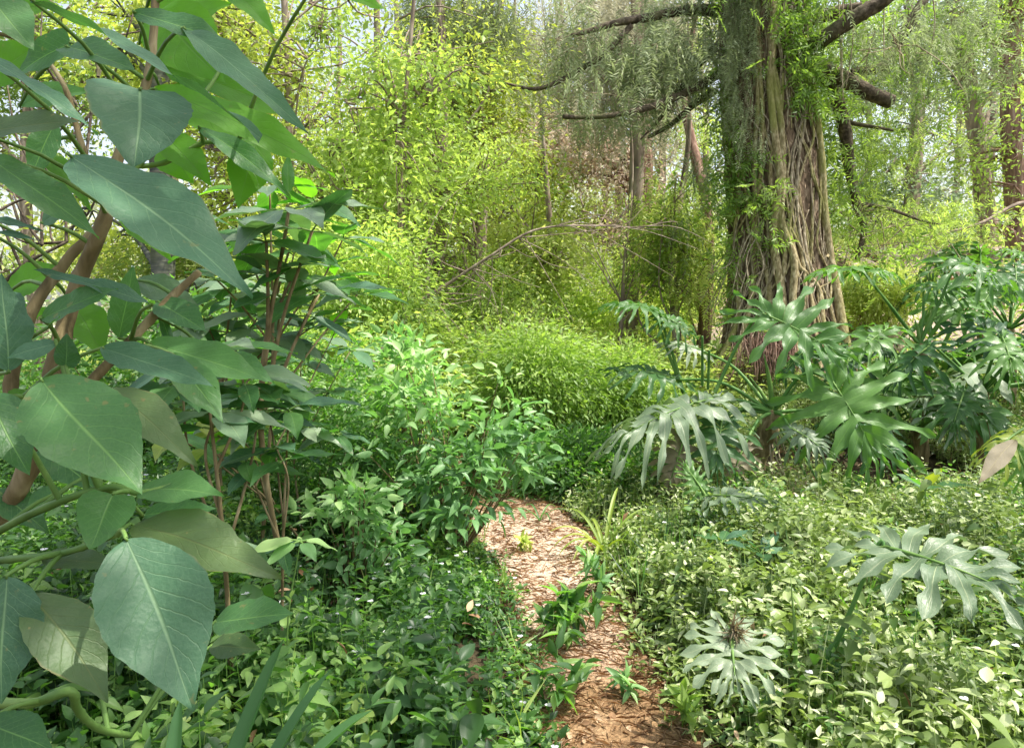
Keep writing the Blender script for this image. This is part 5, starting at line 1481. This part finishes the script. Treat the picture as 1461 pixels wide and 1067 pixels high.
tree('tree curtained with hanging yellow green vines left of the vine clad trunk', (975, 8.4), 4.2, .05,
     [(960, 300, 8.4, .35, .3, .5), (985, 370, 8.4, .3, .3, .6), (930, 330, 8.5, .3, .3, .35)], 'understory', .065, 120, 20, bark='backbark', weep=True, wr=.26, cl_r=.14, gap=-.6)
# farther row
FAR = [
    (690, 10, 'understory', [(700, 430, 10, 1.1, .7, .45), (760, 370, 10, .9, .6, .5), (640, 400, 10, .8, .6, .5)], 'light bushy tree behind the twiggy thicket'),
    (870, 13, 'understory', [(860, 420, 13, 1.5, .8, .6), (800, 330, 13, 1.2, .8, .8), (930, 350, 13, 1.1, .8, .9)], 'hazy lime tree closing the clearing'),
    (790, 19, 'hazy', [(760, 300, 19, 2.5, 1, 1.6), (900, 250, 19, 2.5, 1, 2.0), (650, 200, 19, 2.5, 1, 2.0)], 'pale tree farthest back above the clearing'),
    (560, 12.5, 'hazy', [(520, 330, 12.5, 1.2, .8, .8), (580, 400, 12.5, 1.4, .8, .6), (450, 250, 12.5, 1.0, .8, .8)], 'pale airy tree behind the left thicket'),
    (545, 11, 'greentree', [(545, 190, 11, 1.2, .8, 1.0), (600, 60, 11, 1.3, .8, .8), (500, 40, 11, 1.0, .8, .8)], 'leafy tree filling the view between the slim trunk and the left shrub'),
    (715, 12, 'yellowtree', [(700, 110, 12, 1.0, .8, 1.1), (730, 270, 12, 1.1, .8, .9), (650, 330, 12, 1.0, .8, .7)], 'golden green tree left of the brownish grey drooping tree'),
    (285, 11, 'yellowtree', [(290, 60, 11, 1.2, .8, 1.0), (310, 220, 11, 1.2, .8, 1.0), (180, 130, 11, 1.0, .8, .8), (150, 370, 11, 1.2, .8, .5)], 'golden tree glimpsed between the large left leaves'),
    (790, 14, 'hazy', [(790, 60, 14, 1.5, .8, 1.4), (770, 200, 14, 1.3, .8, 1.0), (920, 60, 14, 1.5, .8, 1.4)], 'pale airy tree behind the drooping foliage'),
    (1130, 15, 'greentree', [(1230, 100, 15, 1.5, 1, 1.5), (1000, 330, 15, 1.0, 1, 1.2), (1230, 300, 15, 1.2, 1, 1.0)], 'tree hidden mostly by the vine clad trunk'),
    (1400, 14, 'understory', [(1400, 130, 14, 1.8, 1, 1.3), (1300, 330, 14, 1.8, 1, .6), (1440, 300, 14, 1.5, 1, .9)], 'light leaved tree on the right bank'),
    (480, 14, 'yellowtree', [(480, 200, 14, 1.8, 1, 1.4), (520, 340, 14, 1.8, 1, 1.0)], 'tall tree far behind the left thicket'),
    (340, 13, 'greentree', [(330, 180, 13, 1.6, 1, 1.4), (360, 350, 13, 1.8, 1, .9)], 'far tree right of the smooth dark trunk'),
    (740, 15, 'hazy', [(740, 230, 15, 1.5, 1, 1.4), (720, 370, 15, 1.6, 1, .9)], 'blue green tree far behind the centre'),
    (640, 17, 'hazy', [(600, 380, 17, 2.4, 1, 1.1), (700, 120, 17, 2, 1, 1.4)], 'far tree behind the dead arching branch'),
    (860, 18, 'hazy', [(850, 380, 18, 2.6, 1, 1.2), (820, 120, 18, 2, 1, 1.6)], 'pale far tree above the clearing'),
    (985, 17, 'understory', [(980, 260, 17, 2.0, 1, 2.2), (960, 400, 17, 2, 1, 1.2)], 'tall far tree left of the vine clad trunk'),
    (1230, 17, 'greentree', [(1230, 330, 17, 2.0, 1, 1.5), (1200, 130, 17, 2, 1, 1.5)], 'far tree behind the vine clad tree on its right'),
    (1350, 18, 'hazy', [(1360, 200, 18, 2.0, 1, 2.2), (1330, 360, 18, 2, 1, 1)], 'hazy far tree above the right bank'),
    (1440, 16, 'greentree', [(1450, 110, 16, 1.8, 1, 2.0), (1440, 330, 16, 2, 1, 1)], 'green far tree near the right edge'),
    (930, 13.5, 'greentree', [(1000, 60, 13.5, 1.6, 1, 1.3), (960, 180, 13.5, 1.0, .8, .8)], 'green crowned far tree beside the top of the vine clad trunk'),
]
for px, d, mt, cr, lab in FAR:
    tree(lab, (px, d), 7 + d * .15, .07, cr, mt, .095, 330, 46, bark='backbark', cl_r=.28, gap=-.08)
# far-off wood that reads as one mass
fw = Bag()
n = 2600
a = rng.uniform(-.95, .95, n); dd = rng.uniform(24, 40, n)
pos = np.stack([np.tan(a * .8) * dd, dd, gh(0, dd) + rng.random(n) ** 1.6 * 7 + .2], 1)
pos = pos[noise3(pos, .5, 2) > -.35]
ci = np.repeat(np.arange(len(pos)), 26); n = len(ci)
tone = np.clip(.5 + .3 * noise3(pos, .4, 6), 0, 1)
V, Fc, A = leaves(pos[ci] + rng.normal(size=(n, 3)) * [.8, .8, .5], rdir(n), rdir(n, .8), rng.uniform(.2, .36, n), .16, T_DI, np.clip(tone[ci] + rng.normal(0, .15, n), 0, 1))
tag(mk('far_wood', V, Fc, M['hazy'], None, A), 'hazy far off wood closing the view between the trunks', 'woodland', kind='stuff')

# ------------------------------------------------------------------ dead arching branch and twiggy thicket
b = P(585, 640, 7.0); b[2] = gh(b[0], b[1])
db = thing('dead_branch', 'long arching dead branch with bare side twigs in the middle distance', 'branch', b)
mainq = spline([b, P(560, 500, 6.6), P(590, 440, 6.5), P(640, 405, 6.4), P(700, 365, 6.3), P(765, 328, 6.3), P(850, 322, 6.3), P(945, 328, 6.4)], 60)
V, Fs = tube(mainq, [.024, .022, .018, .013, .010, .007, .004], 8, rough=.05); mk('bough', V, Fs, M['backbark'], db)
tw = Bag()
for k in range(45):
    s = mainq[rng.integers(12, 58)]
    e = s + np.array([rng.normal(.15, .35), rng.normal(0, .2), rng.normal(-.1, .3)])
    v, f = tube(spline([s, (s + e) / 2 + rng.normal(0, .05, 3), e], 8), [.005, .002], 4, cap=False); tw.add(v, f)
tag(tw.build('twigs', M['backbark'], db), kind='stuff')
th = thing('twiggy_thicket', 'tangle of thin brown twigs with sparse small leaves below the dead branch', 'bush', (P(690, 600, 7.2)[0], 7.2, 0))
tw = Bag(); c0 = P(690, 560, 7.2)
tipl = []
for k in range(95):
    a = rng.uniform(-1.3, 1.3)
    L = rng.uniform(.6, 1.35)
    s = c0 + rng.normal(0, .18, 3) * [1, 1, .4]
    e = s + np.array([math.sin(a) * L, rng.normal(0, .35), abs(math.cos(a)) * L * .95])
    q = spline([s, (s + e) / 2 + rng.normal(0, .09, 3), e + [0, 0, -.12]], 12)
    v, f = tube(q, [.006, .002], 4, cap=False); tw.add(v, f)
    tipl.append(q[4:])
tag(tw.build('twigs', M['vinegrey'], th), kind='stuff')
tipl = np.vstack(tipl); ci = rng.integers(0, len(tipl), 5200)
l = rng.uniform(.025, .06, 5200)
V, Fc, A = leaves(tipl[ci] + rng.normal(0, .04, (5200, 3)), rdir(5200), rdir(5200, 1), l, l * .4, T_SM)
mk('foliage', V, Fc, M['greentree'], th, A)
# leafless branches against the sky, far left
b = P(-120, 560, 3.2); b[2] = gh(b[0], b[1])
lb = thing('bare_shrub', 'spindly shrub with nearly leafless twigs against the sky at far left', 'shrub', b)
tw = Bag()
q0 = spline([b, P(-40, 480, 3.1), P(20, 390, 3.0), P(95, 345, 3.0)], 20); v, f = tube(q0, [.016, .01, .006], 7); mk('stem', v, f, M['branch'], lb)
for (x0, y0, x1, y1) in [(95, 345, 60, 230), (95, 345, 70, 300), (60, 350, 90, 260), (60, 350, 10, 250), (80, 300, 120, 150), (70, 260, 10, 120), (95, 330, 150, 245), (120, 250, 160, 60), (100, 200, 190, 20), (60, 200, 20, 40), (95, 345, 5, 330), (90, 300, 140, 330), (30, 380, -40, 250), (110, 150, 60, 10), (140, 110, 230, 40), (0, 300, 60, 280)]:
    s = P(x0, y0, 3.0); e = P(x1, y1, 3.0 + rng.uniform(-.2, .2))
    v, f = tube(spline([s, (s + e) / 2 + rng.normal(0, .04, 3), e], 10), [.007, .003], 5); mk('twig', v, f, M['branch'], lb)
# pale fallen trunk / bare stems seen in the centre-left undergrowth
b = P(480, 600, 4.6); b[2] = gh(b[0], b[1])
sg = thing('leaning_dead_stem', 'pale dead stem leaning in the brush between left shrubs and teal bush', 'branch', b)
V, Fs = tube(spline([b, P(500, 565, 4.6), P(530, 520, 4.65), P(560, 480, 4.7)], 16), [.028, .02, .012], 8, rough=.05); mk('stem', V, Fs, M['backbark'], sg)
# long dry branch at right
b = P(1461, 290, 8.6)
gb = P(1500, 470, 8.8); gb[2] = gh(gb[0], gb[1])
rb = thing('dry_bough', 'long thin pale bough slanting up to the right edge above the bank', 'branch', gb)
tw = Bag()
q = spline([gb, P(1490, 330, 8.7), P(1461, 290, 8.6), P(1400, 318, 8.4), P(1340, 335, 8.3), P(1270, 352, 8.2)], 40)
v, f = tube(q, [.03, .03, .02, .015, .006], 7); tw.add(v, f)
tw.build('bough', M['backbark'], rb)
# pale bank of fallen leaves behind, at right
V, Q = grid_sheet(np.linspace(2.4, 9, 50), np.linspace(8.6, 14, 40), lambda x, y: gh(x, y) + .03 + .04 * noise2(x, y, 3))
tag(mk('leaf_bank', V, Q, M['bank']), 'pale slope of fallen leaves behind the right hand plants', kind='structure')

# ------------------------------------------------------------------ unseen canopy added overhead to shade and dapple the light
def overhead(label, bxy, top, crowns, mat, L, per=26):
    b = np.array([bxy[0], bxy[1], float(gh(*bxy))])
    o = thing('added_shade_tree', label, 'tree', b)
    q = spline([b - [0, 0, .1], b + [.1, 0, top * .5], b + [0, .1, top]], 20)
    V, Fs = tube(q, [.2, .15, .05], 10, rough=.03); mk('trunk', V, Fs, M['backbark'], o)
    bgk = Bag(); lb2 = Bag()
    for c, rad, n in crowns:
        c = np.array(c, float)
        v, f = tube(spline([q[12], (q[12] + c) / 2 + [0, 0, .4], c], 12), [.07, .03, .01], 6); mk('branch', v, f, M['backbark'], o)
        cc = c + rdir(n) * (rng.random(n) ** .4)[:, None] * rad
        cc = cc[noise3(cc, 1.8, 8) > -.5]
        ci = np.repeat(np.arange(len(cc)), per); m = len(ci)
        bgk.add(*leaves(cc[ci] + rng.normal(size=(m, 3)) * .22, rdir(m), rdir(m, 1), L, L * .5, T_DI))
    bgk.build('crown', M[mat], o)


# shade for the left foreground, patchy over the rest
overhead('unseen tree added overhead for shade, right of the path', (4.2, 0.2), 6.5, [((.9, 1.1, 5.0), (1.4, 1.6, .5), 210), ((4.4, 3.6, 5.6), (1.6, 2.0, .5), 45)], 'greentree', .11)
